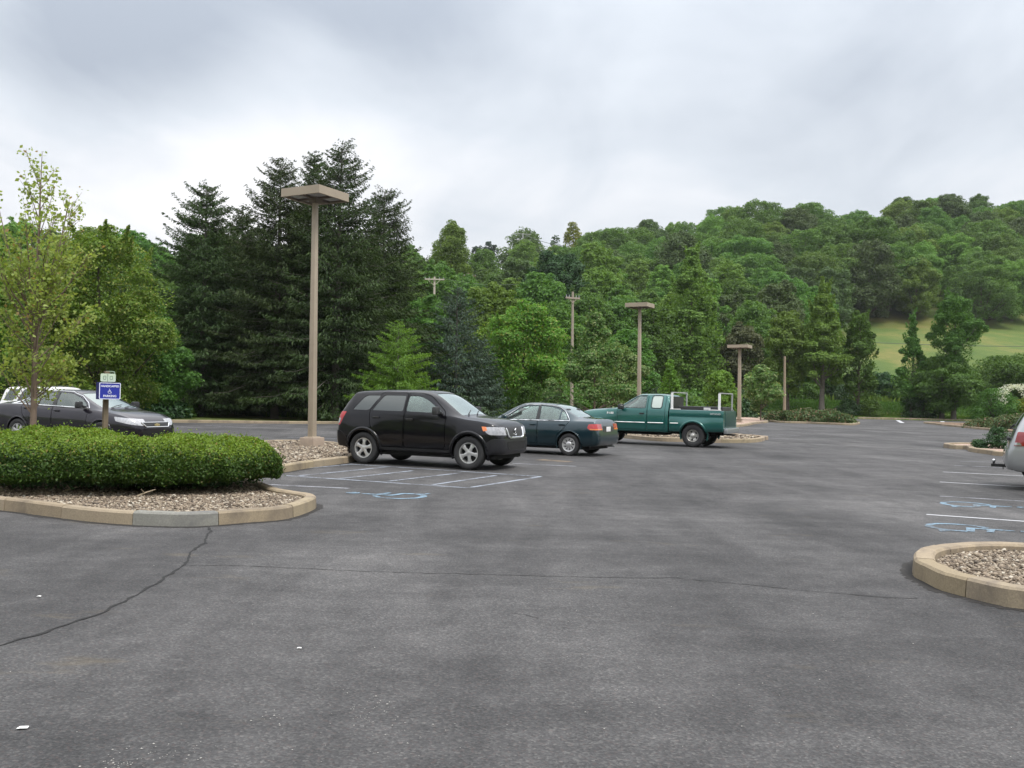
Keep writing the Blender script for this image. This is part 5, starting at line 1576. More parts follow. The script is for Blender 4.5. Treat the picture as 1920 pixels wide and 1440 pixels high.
F_jun = foliage('juniper_leaf', (0.045, 0.080, 0.025), (0.110, 0.150, 0.050), .2, accent=(0.20, 0.12, 0.07), acc_amt=.12)
F_red = foliage('leaf_brown', (0.065, 0.085, 0.035), (0.130, 0.145, 0.065), .3, hue=0.0)
F_grass = foliage('grass_blade', (0.080, 0.150, 0.022), (0.18, 0.27, 0.05), .4)

def leafmesh(name, P, Nn, size, mat, aspect=0.55, U=None, seed=0):
    "one small folded leaf (or spray) per point"
    g = np.random.default_rng(seed)
    n = len(P)
    Nn = Nn / np.maximum(np.linalg.norm(Nn, axis=1, keepdims=True), 1e-6)
    if U is None:
        U = g.normal(size=(n, 3))
    U = U - Nn * (U * Nn).sum(1, keepdims=True)
    U = U / np.maximum(np.linalg.norm(U, axis=1, keepdims=True), 1e-6)
    R_ = np.cross(Nn, U)
    s = np.asarray(size).reshape(-1, 1) * np.ones((n, 1))
    a = P - U * s * .5; b_ = P + R_ * s * aspect * .5 + Nn * s * .10; c_ = P + U * s * .5 - Nn * s * .06; d = P - R_ * s * aspect * .5 + Nn * s * .10
    V = np.stack([a, b_, c_, d], 1).reshape(-1, 3)
    F = np.arange(4 * n).reshape(-1, 4)
    return np_mesh(name, V, F, mat, False)

def prof(shape, t):
    if shape == 'round': return np.clip(np.sin(np.pi * np.clip(t * .86 + .12, 0, 1)), 0, 1) ** .55
    if shape == 'tear': return np.clip((1 - t) ** .75 * (1.0 - .45 * (1 - np.minimum(t / .25, 1)) ** 2) * 1.08, 0, 1)
    if shape == 'cone': return np.clip((1 - t) ** .9 + .03, 0, 1)
    if shape == 'vase': return np.clip(np.sin(np.pi * np.clip(t * .62 + .25, 0, 1)), 0, 1) ** .8
    if shape == 'dome': return np.clip(1 - t ** 2.2, 0, 1) ** .5
    if shape == 'column': return np.clip(np.sin(np.pi * np.clip(t * .80 + .17, 0, 1)), 0, 1) ** .45

def crown_points(H, R, cb, shape, nl, n, seed, lobe=.30, fill=.18, flat=.75, shoots=0):
    "leaf positions and facings for a crown made of many uneven clumps"
    g = np.random.default_rng(seed)
    t = np.clip(g.beta(1.25, 1.15, nl), .02, .98)
    rr = prof(shape, t) * R
    az = g.uniform(0, 2 * np.pi, nl)
    rad_f = g.uniform(.45, .95, nl) ** .7
    lr = lobe * R * g.uniform(.55, 1.2, nl) * (.45 + .55 * prof(shape, t))
    # low-frequency unevenness of the outline
    wob = 1 + .20 * np.sin(az * 2 + g.uniform(0, 6)) + .16 * np.sin(az * 3 + t * 7 + g.uniform(0, 6)) + g.uniform(-.12, .12, nl)
    cx = np.cos(az) * np.maximum(rr * rad_f * wob - lr * .4, 0); cy = np.sin(az) * np.maximum(rr * rad_f * wob - lr * .4, 0)
    cz = H * cb + t * H * (1 - cb) - lr * .75
    w_ = lr ** 2; w_ = w_ / w_.sum()
    k = g.choice(nl, n, p=w_)
    d = g.normal(size=(n, 3)); d[:, 2] = d[:, 2] + .45
    d /= np.linalg.norm(d, axis=1, keepdims=True)
    rad_ = g.uniform(.55, 1.08, n) ** .6
    sub = 1 + .16 * np.sin(d[:, 0] * 7 + k) * np.sin(d[:, 1] * 7 + k * 2) + .10 * np.sin(d[:, 2] * 11 + k)
    P = np.stack([cx[k], cy[k], cz[k]], 1) + d * (lr[k] * rad_ * sub)[:, None] * np.array([1, 1, flat])
    Nn = d * .8 + g.normal(size=(n, 3)) * .45 + np.array([0, 0, .35])
    m = int(n * fill)
    if m:
        tt = g.uniform(.02, .965, m) ** .85; r2 = prof(shape, tt) * R * np.sqrt(g.uniform(0, .80, m)) * (1 + .12 * np.sin(tt * 23 + seed)); a2 = g.uniform(0, 6.283, m)
        P2_ = np.stack([np.cos(a2) * r2, np.sin(a2) * r2, H * cb + tt * H * (1 - cb) * .95], 1)
        P = np.concatenate([P, P2_]); Nn = np.concatenate([Nn, g.normal(size=(m, 3))])
    if shoots:
        # thin leading shoots that break the outline
        for _ in range(shoots):
            tt = g.uniform(.35, 1.0); a2 = g.uniform(0, 6.283); r2 = prof(shape, np.array([tt]))[0] * R * g.uniform(.5, 1.0)
            b_ = np.array([math.cos(a2) * r2, math.sin(a2) * r2, H * cb + tt * H * (1 - cb) - .03 * H])
            dd = np.array([math.cos(a2) * .35, math.sin(a2) * .35, 1.0]); dd /= np.linalg.norm(dd)
            L_ = H * g.uniform(.05, .11); q_ = max(8, int(n / 260)); s_ = g.uniform(0, 1, q_)
            P = np.concatenate([P, b_ + dd * (s_ * L_)[:, None] + g.normal(size=(q_, 3)) * (.012 * H * (1.1 - s_))[:, None]])
            Nn = np.concatenate([Nn, g.normal(size=(q_, 3)) + np.array([0, 0, .5])])
    return P, Nn, np.stack([cx, cy, cz], 1)

def trunk_mesh(H, cb, r0, lobes, mat, seed, nlimb=9, ns=7, top=.86):
    g = random.Random(seed); mb = MB()
    n = 7; P = []
    for k in range(n + 1):
        f = k / n; P.append(Vector((g.gauss(0, 1) * r0 * .35 * f, g.gauss(0, 1) * r0 * .35 * f, -.15 + (H * top + .15) * f)))
    R_ = [r0 * (1.25 if k == 0 else 1) * (1 - .82 * k / n) for k in range(n + 1)]
    mb.tube(P, R_, ns)
    idx = sorted(range(len(lobes)), key=lambda i: -(lobes[i][0] ** 2 + lobes[i][1] ** 2) + g.random())[:nlimb]
    for i in idx:
        L_ = Vector(lobes[i]); zr = max(H * cb * .75, L_.z - (Vector((L_.x, L_.y))).length * g.uniform(.7, 1.2))
        f = min(max((zr + .15) / (H * top + .15), .05), .95); a = P[int(f * n)].lerp(P[min(int(f * n) + 1, n)], f * n - int(f * n))
        rb = r0 * (1 - .82 * f) * .5
        mid = a.lerp(L_, .5) + Vector((0, 0, -(L_ - a).length * .06))
        mb.tube([a, mid, L_], [rb, rb * .6, rb * .2], max(4, ns - 2))
    return mb.mesh('trunk', mat, 60)

VAR = {}
def tree_meshes(key, H, R, cb, shape, nl, n, leaf, fmat, bmat=bark, lobe=.30, fill=.18, flat=.75, seed=1, r0=None, asp=.6, shoots=0, nlimb=9, top=.86):
    P, Nn, lb = crown_points(H, R, cb, shape, nl, n, seed, lobe, fill, flat, shoots)
    g = np.random.default_rng(seed + 50)
    cm = leafmesh('crown', P, Nn, leaf * g.uniform(.6, 1.35, len(P)), fmat, asp, seed=seed)
    tm = trunk_mesh(H, cb, r0 or H * .018, lb, bmat, seed, nlimb, top=top)
    return (cm, tm, H, R)

def put_tree(name, loc, meshes, label, cat='tree', group=None, rz=0, sx=1.0, sz=1.0, first_crown='crown'):
    r = empty(name, loc, rz); r.scale = (sx, sx, sz)
    tag(r, label, cat, group)
    link('trunk', meshes[1], r); link('crown', meshes[0], r)
    return r

def tree_px(name, px, ytop, Y, wpx, shape, fmat, label, n=14000, leaf=.22, cb=.22, group=None, base=None, nl=None, cat='tree', seed=None, bmat=bark, **kw):
    "unique tree whose top and width were measured in the photo"
    p = atd(px, ytop, Y); zb = tz(p.x, Y) if base is None else base
    H = p.z - zb; R = wpx / FPX * Y / 2
    seed = seed or int(px * 7 + ytop)
    ms = tree_meshes(None, H, R, cb, shape, nl or int(30 + R * 6), n, leaf, fmat, bmat, seed=seed, **kw)
    return put_tree(name, (p.x, Y, zb), ms, label, cat, group)

# ---------------- conifers
def conifer_mesh(H, R, fmat, seed, levels=40, droop=.35, per=9, n_sub=24, tw=.30, cb=.06, power=.8, ragged=.25, dense=1.0, asp=.26):
    g = np.random.default_rng(seed); P = []; Nn = []; U = []; Sz = []; mb = MB()
    rr = random.Random(seed)
    mb.tube([(0, 0, -.2), (.02, 0, H * .5), (0, .02, H)], [H * .016, H * .010, H * .0012], 8)
    for i in range(levels):
        f = i / (levels - 1); z = H * (cb + (1 - cb) * (f ** .92)) * .985
        env = R * ((1 - (z / H)) ** power) + .12
        nb = max(5, int(per * (1 - .25 * f)))
        a0 = g.uniform(0, 6.28)
        for b_ in range(nb):
            az = a0 + 6.283 * b_ / nb + g.uniform(-.3, .3)
            L_ = env * g.uniform(1 - ragged * 1.4, 1 + ragged * .55)
            if g.random() < .07: L_ *= g.uniform(.4, .7)
            zz = z + g.uniform(-.035, .035) * H; droop_ = droop * g.uniform(.5, 1.5)
            up = .35 + .55 * f   # branches rise near the top
            dh = np.array([math.cos(az), math.sin(az), 0]); sd_ = np.array([-math.sin(az), math.cos(az), 0])
            m = max(5, int(n_sub * dense * (L_ / R) * 1.3 + 3))
            s_ = g.uniform(.12, 1.0, m) ** .8
            zc2 = up * L_ * .5 * s_ - droop_ * L_ * s_ ** 1.6 * (1.25 - f) + droop_ * .55 * L_ * s_ ** 4
            lat = (g.uniform(-1, 1, m)) * (L_ * .26 * (1.05 - s_) + .05 * R)
            hang = np.abs(g.normal(0, 1, m)) * tw * .45 * (1 - f * .7)
            pos = np.array([0, 0, zz]) + dh * (s_ * L_)[:, None] + sd_ * lat[:, None] + np.array([0, 0, 1.0]) * (zc2 - hang)[:, None]
            u = dh * .75 + sd_ * (lat / (np.abs(lat) + .1))[:, None] * .5 + np.array([0, 0, -.35 - .35 * (1 - f)]) + g.normal(size=(m, 3)) * .25
            P.append(pos); U.append(u); Nn.append(np.array([0, 0, 1.0]) * .7 + g.normal(size=(m, 3)) * .6 + dh * .3); Sz.append(tw * g.uniform(.6, 1.3, m) * (1 - .35 * f))
            if b_ % 2 == 0 or f > .7:
                pts = [np.array([0, 0, zz]) + dh * (q_ * L_) + np.array([0, 0, 1.0]) * (up * L_ * .5 * q_ - droop_ * L_ * q_ ** 1.6 * (1.25 - f) + droop_ * .55 * L_ * q_ ** 4) for q_ in (0, .35, .7, .95)]
                mb.tube([Vector(p) for p in pts], [H * .0028 * (1 - f * .6), H * .0018 * (1 - f * .5), H * .001, H * .0004], 4, cap=False)
    # leader tuft
    m = 60; s_ = g.uniform(0, 1, m); P.append(np.stack([g.normal(0, .05, m) * (1.2 - s_) * 2, g.normal(0, .05, m) * (1.2 - s_) * 2, H * (.95 + .055 * s_)], 1)); U.append(g.normal(size=(m, 3)) * .5 + np.array([0, 0, 1.0])); Nn.append(g.normal(size=(m, 3))); Sz.append(np.full(m, tw * .5))
    P = np.concatenate(P); U = np.concatenate(U); Nn = np.concatenate(Nn); Sz = np.concatenate(Sz)
    return leafmesh('crown', P, Nn, Sz, fmat, asp, U=U, seed=seed), mb.mesh('trunk', bark_g, 60), H, R

def conifer_px(name, px, ytop, Y, wpx, fmat, label, base=None, group=None, **kw):
    p = atd(px, ytop, Y); zb = tz(p.x, Y) if base is None else base
    H = p.z - zb; R = wpx / FPX * Y / 2
    ms = conifer_mesh(H, R, fmat, int(px * 3 + ytop), **kw)
    return put_tree(name, (p.x, Y, zb), ms, label, 'tree', group, rz=random.uniform(0, 6))

SG = 'tall dark spruces on the left'
kw = dict(levels=60, per=11, n_sub=150, tw=.28, droop=.42, power=.56, ragged=.36, cb=.10)
conifer_px('spruce_tree', 388, 352, 56, 290, F_spruce, 'leftmost tall dark spruce beyond the car park kerb', group=SG, **kw)
conifer_px('spruce_tree', 527, 308, 55, 290, F_spruce, 'dark spruce just left of the tallest lamp post', group=SG, **kw)
conifer_px('spruce_tree', 640, 280, 54, 330, F_spruce, 'tallest dark spruce just right of the tallest lamp post', group=SG, **kw)
conifer_px('spruce_tree', 722, 362, 60, 270, F_spruce, 'rightmost dark spruce with its narrow top beside the tallest one', group=SG, **kw)
conifer_px('spruce_tree', 590, 292, 63, 200, F_spruce, 'spruce half hidden behind the head of the tallest lamp post', group=SG, **kw)
conifer_px('spruce_tree', 455, 395, 62, 240, F_spruce, 'dark spruce between the leftmost spruce and the lamp post', group=SG, **kw)
conifer_px('blue_spruce_tree', 858, 540, 62, 185, F_blue, 'bluish grey spruce behind the black SUV windscreen', levels=30, per=11, n_sub=70, tw=.26, droop=.12, power=.55, ragged=.2, cb=.03)
conifer_px('blue_spruce_tree', 905, 640, 64, 120, F_blue, 'smaller blue spruce right of the bigger blue spruce', levels=24, per=10, n_sub=60, tw=.24, droop=.12, power=.6, ragged=.2, cb=.03)
conifer_px('bald_cypress_tree', 748, 606, 47, 180, F_cyp, 'small bright green feathery conifer behind the black SUV roof', levels=26, per=10, n_sub=90, tw=.20, droop=-.05, power=.6, ragged=.35, cb=.05)

# ---------------- trees with their own place in the picture
tree_px('maple_tree', 190, 415, 46, 300, 'round', F_bright, 'bright green leafy tree left of the dark spruces', n=71400, leaf=0.136, cb=.10, lobe=.26, shoots=26, seed=31)
tree_px('maple_tree', 60, 470, 52, 300, 'round', F_mid, 'green tree behind the sapling at the left', n=44200, leaf=0.16, cb=.10, shoots=14)
tree_px('maple_tree', -30, 405, 40, 130, 'round', F_bright, 'light green tree cut off by the left edge of the photo', n=25500, leaf=0.128, cb=.12, shoots=12)
tree_px('broadleaf_tree', 285, 560, 50, 140, 'round', F_mid, 'low dark green tree at the foot of the leftmost spruce', n=25500, leaf=0.144, cb=.04)
tree_px('maple_tree', 985, 560, 70, 180, 'round', F_bright, 'yellow green maple between the blue spruce and the birch', n=51000, leaf=0.176, cb=.08, shoots=10)
tree_px('maple_tree', 930, 590, 76, 130, 'round', F_bright, 'smaller maple peeping out left of the yellow green maple', n=23800, leaf=0.192, cb=.1)
tree_px('birch_tree', 1118, 582, 56, 165, 'tear', F_birch, 'pale green young birch on a thin trunk beside the grey utility pole', n=34000, leaf=0.136, cb=.15, bmat=bark_l, r0=.08, lobe=.24, fill=.1, shoots=22, base=0)
tree_px('birch_tree', 1165, 640, 60, 95, 'round', F_birch, 'second pale green birch left of the middle lamp post', n=15300, leaf=0.144, cb=.15, bmat=bark_l, r0=.07, fill=.1, shoots=8, base=0)
tree_px('poplar_tree', 1300, 455, 125, 165, 'tear', F_light, 'tall light green pointed tree right of the middle lamp post', n=44200, leaf=0.336, cb=.06, lobe=.22, shoots=16)
tree_px('broadleaf_tree', 1225, 560, 118, 120, 'round', F_mid, 'green tree directly behind the middle lamp post', n=22100, leaf=0.32, cb=.05)
tree_px('young_tree', 1256, 668, 76, 70, 'cone', F_cyp, 'small pointed young tree above the cab of the pickup', n=11900, leaf=0.176, cb=.08, base=0, bmat=bark_l)
tree_px('young_tree', 1352, 690, 74, 74, 'round', F_cyp, 'bright young tree above the bed of the pickup', n=11900, leaf=0.176, cb=.12, base=0, bmat=bark_l)
tree_px('young_tree', 1428, 682, 78, 78, 'round', F_birch, 'young tree on a thin stem right of the shortest lamp post', n=11900, leaf=0.192, cb=.28, base=0, bmat=bark_l, r0=.06)
tree_px('broadleaf_tree', 1394, 600, 128, 100, 'round', F_red, 'dull brownish tree behind the shortest lamp post', n=20400, leaf=0.32, cb=.05)
tree_px('pear_tree', 1545, 530, 114, 118, 'tear', F_light, 'tall oval tree with a stout dark trunk beyond the low junipers', n=44200, leaf=0.272, cb=.27, lobe=.26, shoots=18, r0=.36, bmat=bark_g)
tree_px('pear_tree', 1480, 580, 116, 90, 'round', F_light, 'shorter tree left of the tall oval tree, behind the wooden pole', n=23800, leaf=0.272, cb=.24, shoots=12)
tree_px('pear_tree', 1612, 578, 114, 70, 'round', F_mid, 'narrow tree right of the tall oval tree at the edge of the meadow', n=22100, leaf=0.272, cb=.12, shoots=12)
tree_px('pear_tree', 1712, 588, 113, 62, 'tear', F_mid, 'slim upright tree standing in front of the meadow', n=15300, leaf=0.224, cb=.15, shoots=10, r0=.2)
tree_px('pear_tree', 1792, 550, 111, 92, 'round', F_mid, 'tallest tree in front of the meadow at the right', n=28900, leaf=0.224, cb=.45, shoots=14, r0=.3, bmat=bark_g)
tree_px('broadleaf_tree', 1768, 662, 112, 135, 'round', F_mid, 'low wide tree with a bare trunk in front of the meadow', n=40800, leaf=0.24, cb=.30, r0=.28, bmat=bark_g, flat=.7)
tree_px('broadleaf_tree', 1885, 660, 124, 170, 'round', F_mid, 'wide tree at the right edge below the meadow', n=34000, leaf=0.272, cb=.05)
tree_px('broadleaf_tree', 1650, 696, 130, 95, 'round', F_dark, 'low dark tree below the meadow', n=18700, leaf=0.272, cb=.02)
tree_px('broadleaf_tree', 1040, 465, 150, 140, 'round', F_dark, 'big dark round tree behind the grey utility pole', n=44200, leaf=0.368, cb=.02, base=None, lobe=.26)
tree_px('broadleaf_tree', 848, 410, 170, 90, 'dome', F_light, 'airy tree standing above the others against the sky left of the middle', n=26000, leaf=.30, cb=.30, fill=.30, lobe=.34, nl=90)

# ---------------- woods: every crown a tree of its own, copied from a few patterns
VARS = []
for k, (H, R, sh, fm, cb, lf, n) in enumerate([(18, 5.8, 'round', F_wood, .10, .42, 21000), (19, 5.4, 'round', F_light, .12, .42, 21000), (17, 6.0, 'round', F_wood, .06, .42, 21000),
                                              (18.5, 5.0, 'round', F_wood, .08, .42, 19000), (16.5, 5.6, 'round', F_mid, .08, .42, 19000), (18, 5.6, 'round', F_olive, .12, .42, 20000), (19, 5.2, 'round', F_light, .10, .42, 19000)]):
    VARS.append(tree_meshes(None, H, R, cb, sh, 120, n, lf, fm, seed=100 + k, lobe=.215, nlimb=9, shoots=0, fill=.24, flat=.8))
BIG = []
for k, (H, R, fm, cb) in enumerate([(20, 9.0, F_wood, .10), (21, 8.2, F_light, .14), (19, 9.4, F_wood, .08), (20, 8.0, F_olive, .12), (21, 8.6, F_mid, .10)]):
    BIG.append(tree_meshes(None, H, R, cb, 'round', 150, 36000, .44, fm, seed=300 + k, lobe=.20, nlimb=14, fill=.16, flat=.78))
def visible(x, y, h_):
    return y > 5 and abs(x / y) < .62
rg = random.Random(21)
def wood_tree(x, y, v, s, sz, label, group, z=None, src=None):
    pq = 960 + FPX * x / y
    if (abs(pq - 817) < 26 and y < 122) or (abs(pq - 880) < 26 and y < 152): sz *= .87; s *= .9
    group = label.replace('tree', 'trees', 1)
    z = tz(x, y) if z is None else z
    put_tree('forest_tree', (x, y, z - .2), (src or VARS)[v], label, 'tree', group, rg.uniform(0, 6.28), s, sz)
LBL = {0: 'leafy mid green tree in the wooded slope', 1: 'leafy light green tree in the wooded slope', 2: 'leafy mid green tree in the wooded slope', 3: 'leafy mid green tree in the wooded slope', 4: 'darker green tree in the wooded slope', 5: 'olive green tree in the wooded slope', 6: 'leafy light green tree in the wooded slope'}
# right: steep wood above the meadow
for ri, (Y, dx, off) in enumerate([(236, 8.2, 0), (247, 8.2, 4), (258, 8.5, 1), (270, 8.8, 5), (283, 9, 2), (297, 9.4, 6), (312, 9.8, 3), (324, 10.5, 0)]):
    x = .085 * Y + off
    while x < .60 * Y:
        v = rg.choice([0, 1, 2, 3, 0, 4, 2, 1])
        s = rg.uniform(.72, 1.25)
        wood_tree(x + rg.uniform(-2, 2), Y + rg.uniform(-3.5, 3.5), v, s, s ** .45 * rg.uniform(.86, 1.06), {0: 'leafy mid green tree in the wooded slope', 1: 'leafy light green tree in the wooded slope', 2: 'leafy mid green tree in the wooded slope', 3: 'olive green tree in the wooded slope', 4: 'darker green tree in the wooded slope'}[v] + (' above the meadow' if ri < 2 else ' behind the meadow, higher up the hill'), None, None, BIG)
        x += dx * 1.45 * rg.uniform(.8, 1.2)
# between the front row and the wood, left of the meadow
for Y, dx, lo, hi in [(132, 7, .13, .345), (145, 7.5, .12, .345), (160, 8, .10, .35), (178, 8.5, .10, .355), (198, 9, .10, .36), (217, 9, .10, .36)]:
    x = lo * Y
    while x < hi * Y:
        v = rg.choice([0, 1, 2, 3, 4, 5, 2]); s = rg.uniform(.62, .85) if Y < 150 else rg.uniform(.75, 1.0)
        wood_tree(x + rg.uniform(-2, 2), Y + rg.uniform(-4, 4), v, s, s * rg.uniform(.85, 1.05), LBL[v] + ' left of the meadow', None)
        x += dx * rg.uniform(.8, 1.2)
# middle and left hillside
for ri, (Y, dx) in enumerate([(96, 6.5), (112, 7.5), (130, 8), (150, 8.5), (172, 9), (196, 9.5), (222, 10), (250, 11), (282, 12), (318, 13)]):
    x = -.60 * Y
    while x < .125 * Y:
        if x / Y < -.24 and Y > 200:   # hidden behind the spruces and the left trees
            x += dx; continue
        v = rg.choice([0, 1, 2, 2, 3, 5, 0, 6] if Y < 150 else [0, 1, 2, 4, 5, 5, 4, 3]); s = rg.uniform(.55, .75) if Y < 120 else rg.uniform(.68, .95) if Y < 230 else rg.uniform(.75, 1.0)
        wood_tree(x + rg.uniform(-2.5, 2.5), Y + rg.uniform(-4, 4), v, s, s * rg.uniform(.82, .98), LBL[v] + (' beyond the car park' if Y < 125 else ' on the hillside in the middle' if Y < 230 else ' near the distant hilltop'), None)
        x += dx * rg.uniform(.8, 1.2)
# skyline accents on the far hilltop
tree_px('hilltop_tree', 985, 424, 338, 130, 'dome', F_mid, 'broad domed tree on the distant hilltop', n=16000, leaf=.8, cb=.0, base=tz(5, 338) - 4)
tree_px('hilltop_tree', 1075, 414, 300, 46, 'column', F_yel, 'pale yellowish tree beside the roof on the hilltop', n=6000, leaf=.6, cb=.05, fill=.4, lobe=.4)
tree_px('hilltop_tree', 1042, 433, 322, 34, 'round', F_spruce, 'small dark tree beside the domed hilltop tree', n=2500, leaf=.6, cb=.05)
for q_, (px, yt) in enumerate(((893, 456), (905, 452), (915, 446), (926, 452))):
    tree_px('hilltop_conifer', px, yt + 5, 345, 28, 'column', F_blue, 'tiny dark conifer in the row on the distant skyline', n=2600, leaf=.6, cb=.05, group='tiny conifers on the distant skyline')

tree_px('broadleaf_tree', 814, 548, 92, 84, 'round', F_mid, 'green tree hiding the lower shaft of the pale utility pole', n=16000, leaf=.26, cb=.05)
# ---------------- bushes
def bush(name, px, pyb, Y, w_, h_, fmat, label, n=5000, leaf=.12, shape='dome', group=None, base=None, lobe=.34, d_=None, stem=True):
    p = at(px, 780); k = Y / p.y; x = p.x * k; zb = tz(x, Y) if base is None else base
    P, Nn, lb = crown_points(h_, w_ / 2, .02, shape, 26, n, int(px * 5 + Y), lobe, .25, .8)
    g = np.random.default_rng(int(px))
    r = empty(name, (x, Y, zb)); tag(r, label, 'shrub', group)
    link('foliage', leafmesh('foliage', P, Nn, leaf * g.uniform(.6, 1.3, len(P)), fmat, .6, seed=int(px)), r)
    mb = MB(); rr = random.Random(int(px))
    for _ in range(5):
        a = rr.uniform(0, 6.28); mb.tube([(0, 0, -.1), (math.cos(a) * w_ * .1, math.sin(a) * w_ * .1, h_ * .3), (math.cos(a) * w_ * .28, math.sin(a) * w_ * .28, h_ * .75)], [w_ * .015, w_ * .01, .004], 5)
    link('stem', mb.mesh('stem', bark, 60), r)
    return r
bush('clipped_shrub', 912, 0, 67, 3.3, 3.0, F_dark, 'dark clipped domed shrub below the blue spruce', 9000, .13, 'dome', 'clipped domed shrubs', 0, lobe=.2)
bush('clipped_shrub', 995, 0, 67, 3.3, 2.9, F_mid, 'clipped domed shrub behind the roof of the green saloon', 9000, .13, 'dome', 'clipped domed shrubs', 0, lobe=.2)
bush('round_shrub', 1590, 0, 113.5, 3.4, 2.2, F_dark, 'small dark round shrub on the grass strip beyond the junipers', 4000, .2)
bush('round_shrub', 1632, 0, 113, 3.9, 2.4, F_mid, 'light green shrub on the grass strip right of the small dark one', 4000, .2)
bush('round_shrub', 1724, 0, 113, 5.2, 3.3, F_dark, 'large dark round shrub beside the trunk of the low wide tree', 7000, .2)
bush('flowering_shrub', 1866, 0, 111.5, 6.6, 4.3, F_mid, 'large shrub topped with white blossom at the right', 9000, .2)
bush('yellow_shrub', 1915, 0, 112, 4.6, 2.9, F_yel, 'yellow green shrub at the right edge', 4500, .18)
bush('island_shrub', 1873, 0, 34.2, 1.35, .85, F_dark, 'grey green shrub on the kerbed bed behind the silver SUV', 4500, .07, base=.1)
bush('island_shrub', 1833, 0, 35.2, .7, .32, F_jun, 'tiny brownish plant at the tip of the kerbed bed', 900, .06, base=.1)
p = at(1882, 780); k = 111.5 / p.y
g = np.random.default_rng(5); n = 1500
a = g.uniform(-.5, 3.4, n); P = np.stack([p.x * k + .8 + np.cos(a) * 2.3 * g.uniform(.7, 1.02, n), 111.5 + g.uniform(-2.6, .6, n), tz(p.x * k, 111.5) + 2.5 + np.sin(a) * 1.95 * g.uniform(.8, 1.03, n)], 1)
fs = [o_ for o_ in S.objects if o_.name.startswith('flowering_shrub')][0]
bl = link('blossom', leafmesh('blossom', P - np.array(fs.location), g.normal(size=(n, 3)) + np.array([0, -.6, .6]), .15, F_white, .8), fs)
# low junipers on the kerbed beds
jr = random.Random(3)
for q_, (px, Y, w_, h_) in enumerate([(1458, 80, 2.6, .9), (1478, 78, 2.6, 1.0), (1500, 80, 3.0, 1.1), (1524, 78, 3.0, 1.1), (1546, 77, 2.8, 1.05), (1566, 76, 2.6, 1.0), (1585, 76, 2.4, .8), (1512, 84, 3.0, 1.2), (1556, 84, 3.0, 1.2)]):
    bush('juniper', px, 0, Y, w_, h_, F_jun, 'low spreading juniper in the mulch bed left of the far bays', 2600, .16, 'dome', 'low junipers in the mulch bed left of the far bays', .1)
for q_, (px, Y, w_, h_) in enumerate([(1838, 73, 2.4, .7), (1858, 71, 2.6, .85), (1880, 69, 2.8, .9), (1902, 68, 2.8, .95), (1925, 67, 2.8, .9), (1890, 75, 3, 1.1), (1915, 76, 3, 1.2)]):
    bush('juniper', px, 0, Y, w_, h_, F_jun, 'low spreading juniper in the mulch bed at the right edge', 2400, .15, 'dome', 'low junipers in the mulch bed at the right edge', .1)
# undergrowth shrubs beyond the kerb
ur = random.Random(8)
UG = 'undergrowth bushes beyond the far kerb'
for q_ in range(34):
    px = 180 + q_ * 24 + ur.uniform(-8, 8); Y = ur.uniform(58, 70) if px > 330 else ur.uniform(50, 58)
    if px > 900: Y = ur.uniform(72, 80)
    dk = ur.random() < .5
    bush('wild_bush', px, 0, Y, ur.uniform(3.2, 5.2), ur.uniform(1.6, 3.2), F_dark if dk else F_mid, 'wild bush filling the gap below the trees on the left', 3600, .2, 'dome', UG, lobe=.3)
for q_ in range(30):
    px = 1060 + q_ * 30 + ur.uniform(-8, 8); Y = ur.uniform(126, 134) if px > 1420 else ur.uniform(86, 96)
    dk = ur.random() < .5
    bush('wild_bush', px, 0, Y, ur.uniform(6, 9) * Y / 130, ur.uniform(2.6, 4.8) * Y / 130, F_dark if dk else F_mid, 'wild bush in the thicket behind the grass strip on the right', 3200, .36, 'dome', 'thicket behind the grass strip', lobe=.3)

# ---------------- clipped yew hedge in the near island
g = np.random.default_rng(77)
sp = [Vector(v) for v in [(-13.4, 14.9), (-11.0, 14.15), (-9.0, 13.5), (-7.5, 13.25), (-6.1, 13.45), (-5.2, 13.72), (-4.52, 13.88)]]
spine = catmull(sp, 12, False)
def hedge_r(f, x):      # half width and height along the spine
    w_ = 1.30 + .12 * math.sin(f * 17) ; 
    if x > -5.9: w_ = 1.02 + .3 * (-5.0 - x) if x < -5.0 else 1.02
    h_ = .82 + .03 * math.sin(f * 23) + .07 * math.exp(-((x + 6.3) / .9) ** 2) + .05 * math.exp(-((x + 8.6) / .8) ** 2) - .12 * max(0, min(1, (x + 7.0) / 2.4)) - .02 * max(0, min(1, (-8 - x) / 2))
    return w_, h_
hp = []; hn = []
NP = 190000
fi = g.uniform(0, len(spine) - 1.001, NP); ph = g.uniform(-.42, math.pi + .42, NP)
endp = g.random(NP) < .10
fl = 1.0
SX = np.array([q.x for q in spine]); SY = np.array([q.y for q in spine])
sx_ = np.interp(fi, np.arange(len(spine)), SX); sy_ = np.interp(fi, np.arange(len(spine)), SY)
tx = np.gradient(SX); ty = np.gradient(SY); tl = np.hypot(tx, ty); tx /= tl; ty /= tl
nx_ = -np.interp(fi, np.arange(len(spine)), ty); ny_ = np.interp(fi, np.arange(len(spine)), tx)
WH = np.array([hedge_r(f / len(spine), x) for f, x in zip(fi, sx_)])
def lump(x, y, z):
    return .06 * np.sin(x * 1.5 + 2) + .05 * np.sin(x * 2.3 + 1) * np.sin(y * 2.9 + z * 3) + .035 * np.sin(x * 5.7 + z * 4) * np.sin(y * 5.1 + 2) + .022 * np.sin(x * 11 + y * 9 + z * 8)
def se(c_, e): return np.sign(c_) * np.abs(c_) ** e
cA = se(np.cos(ph), .78); sA = se(np.sin(ph), .78)
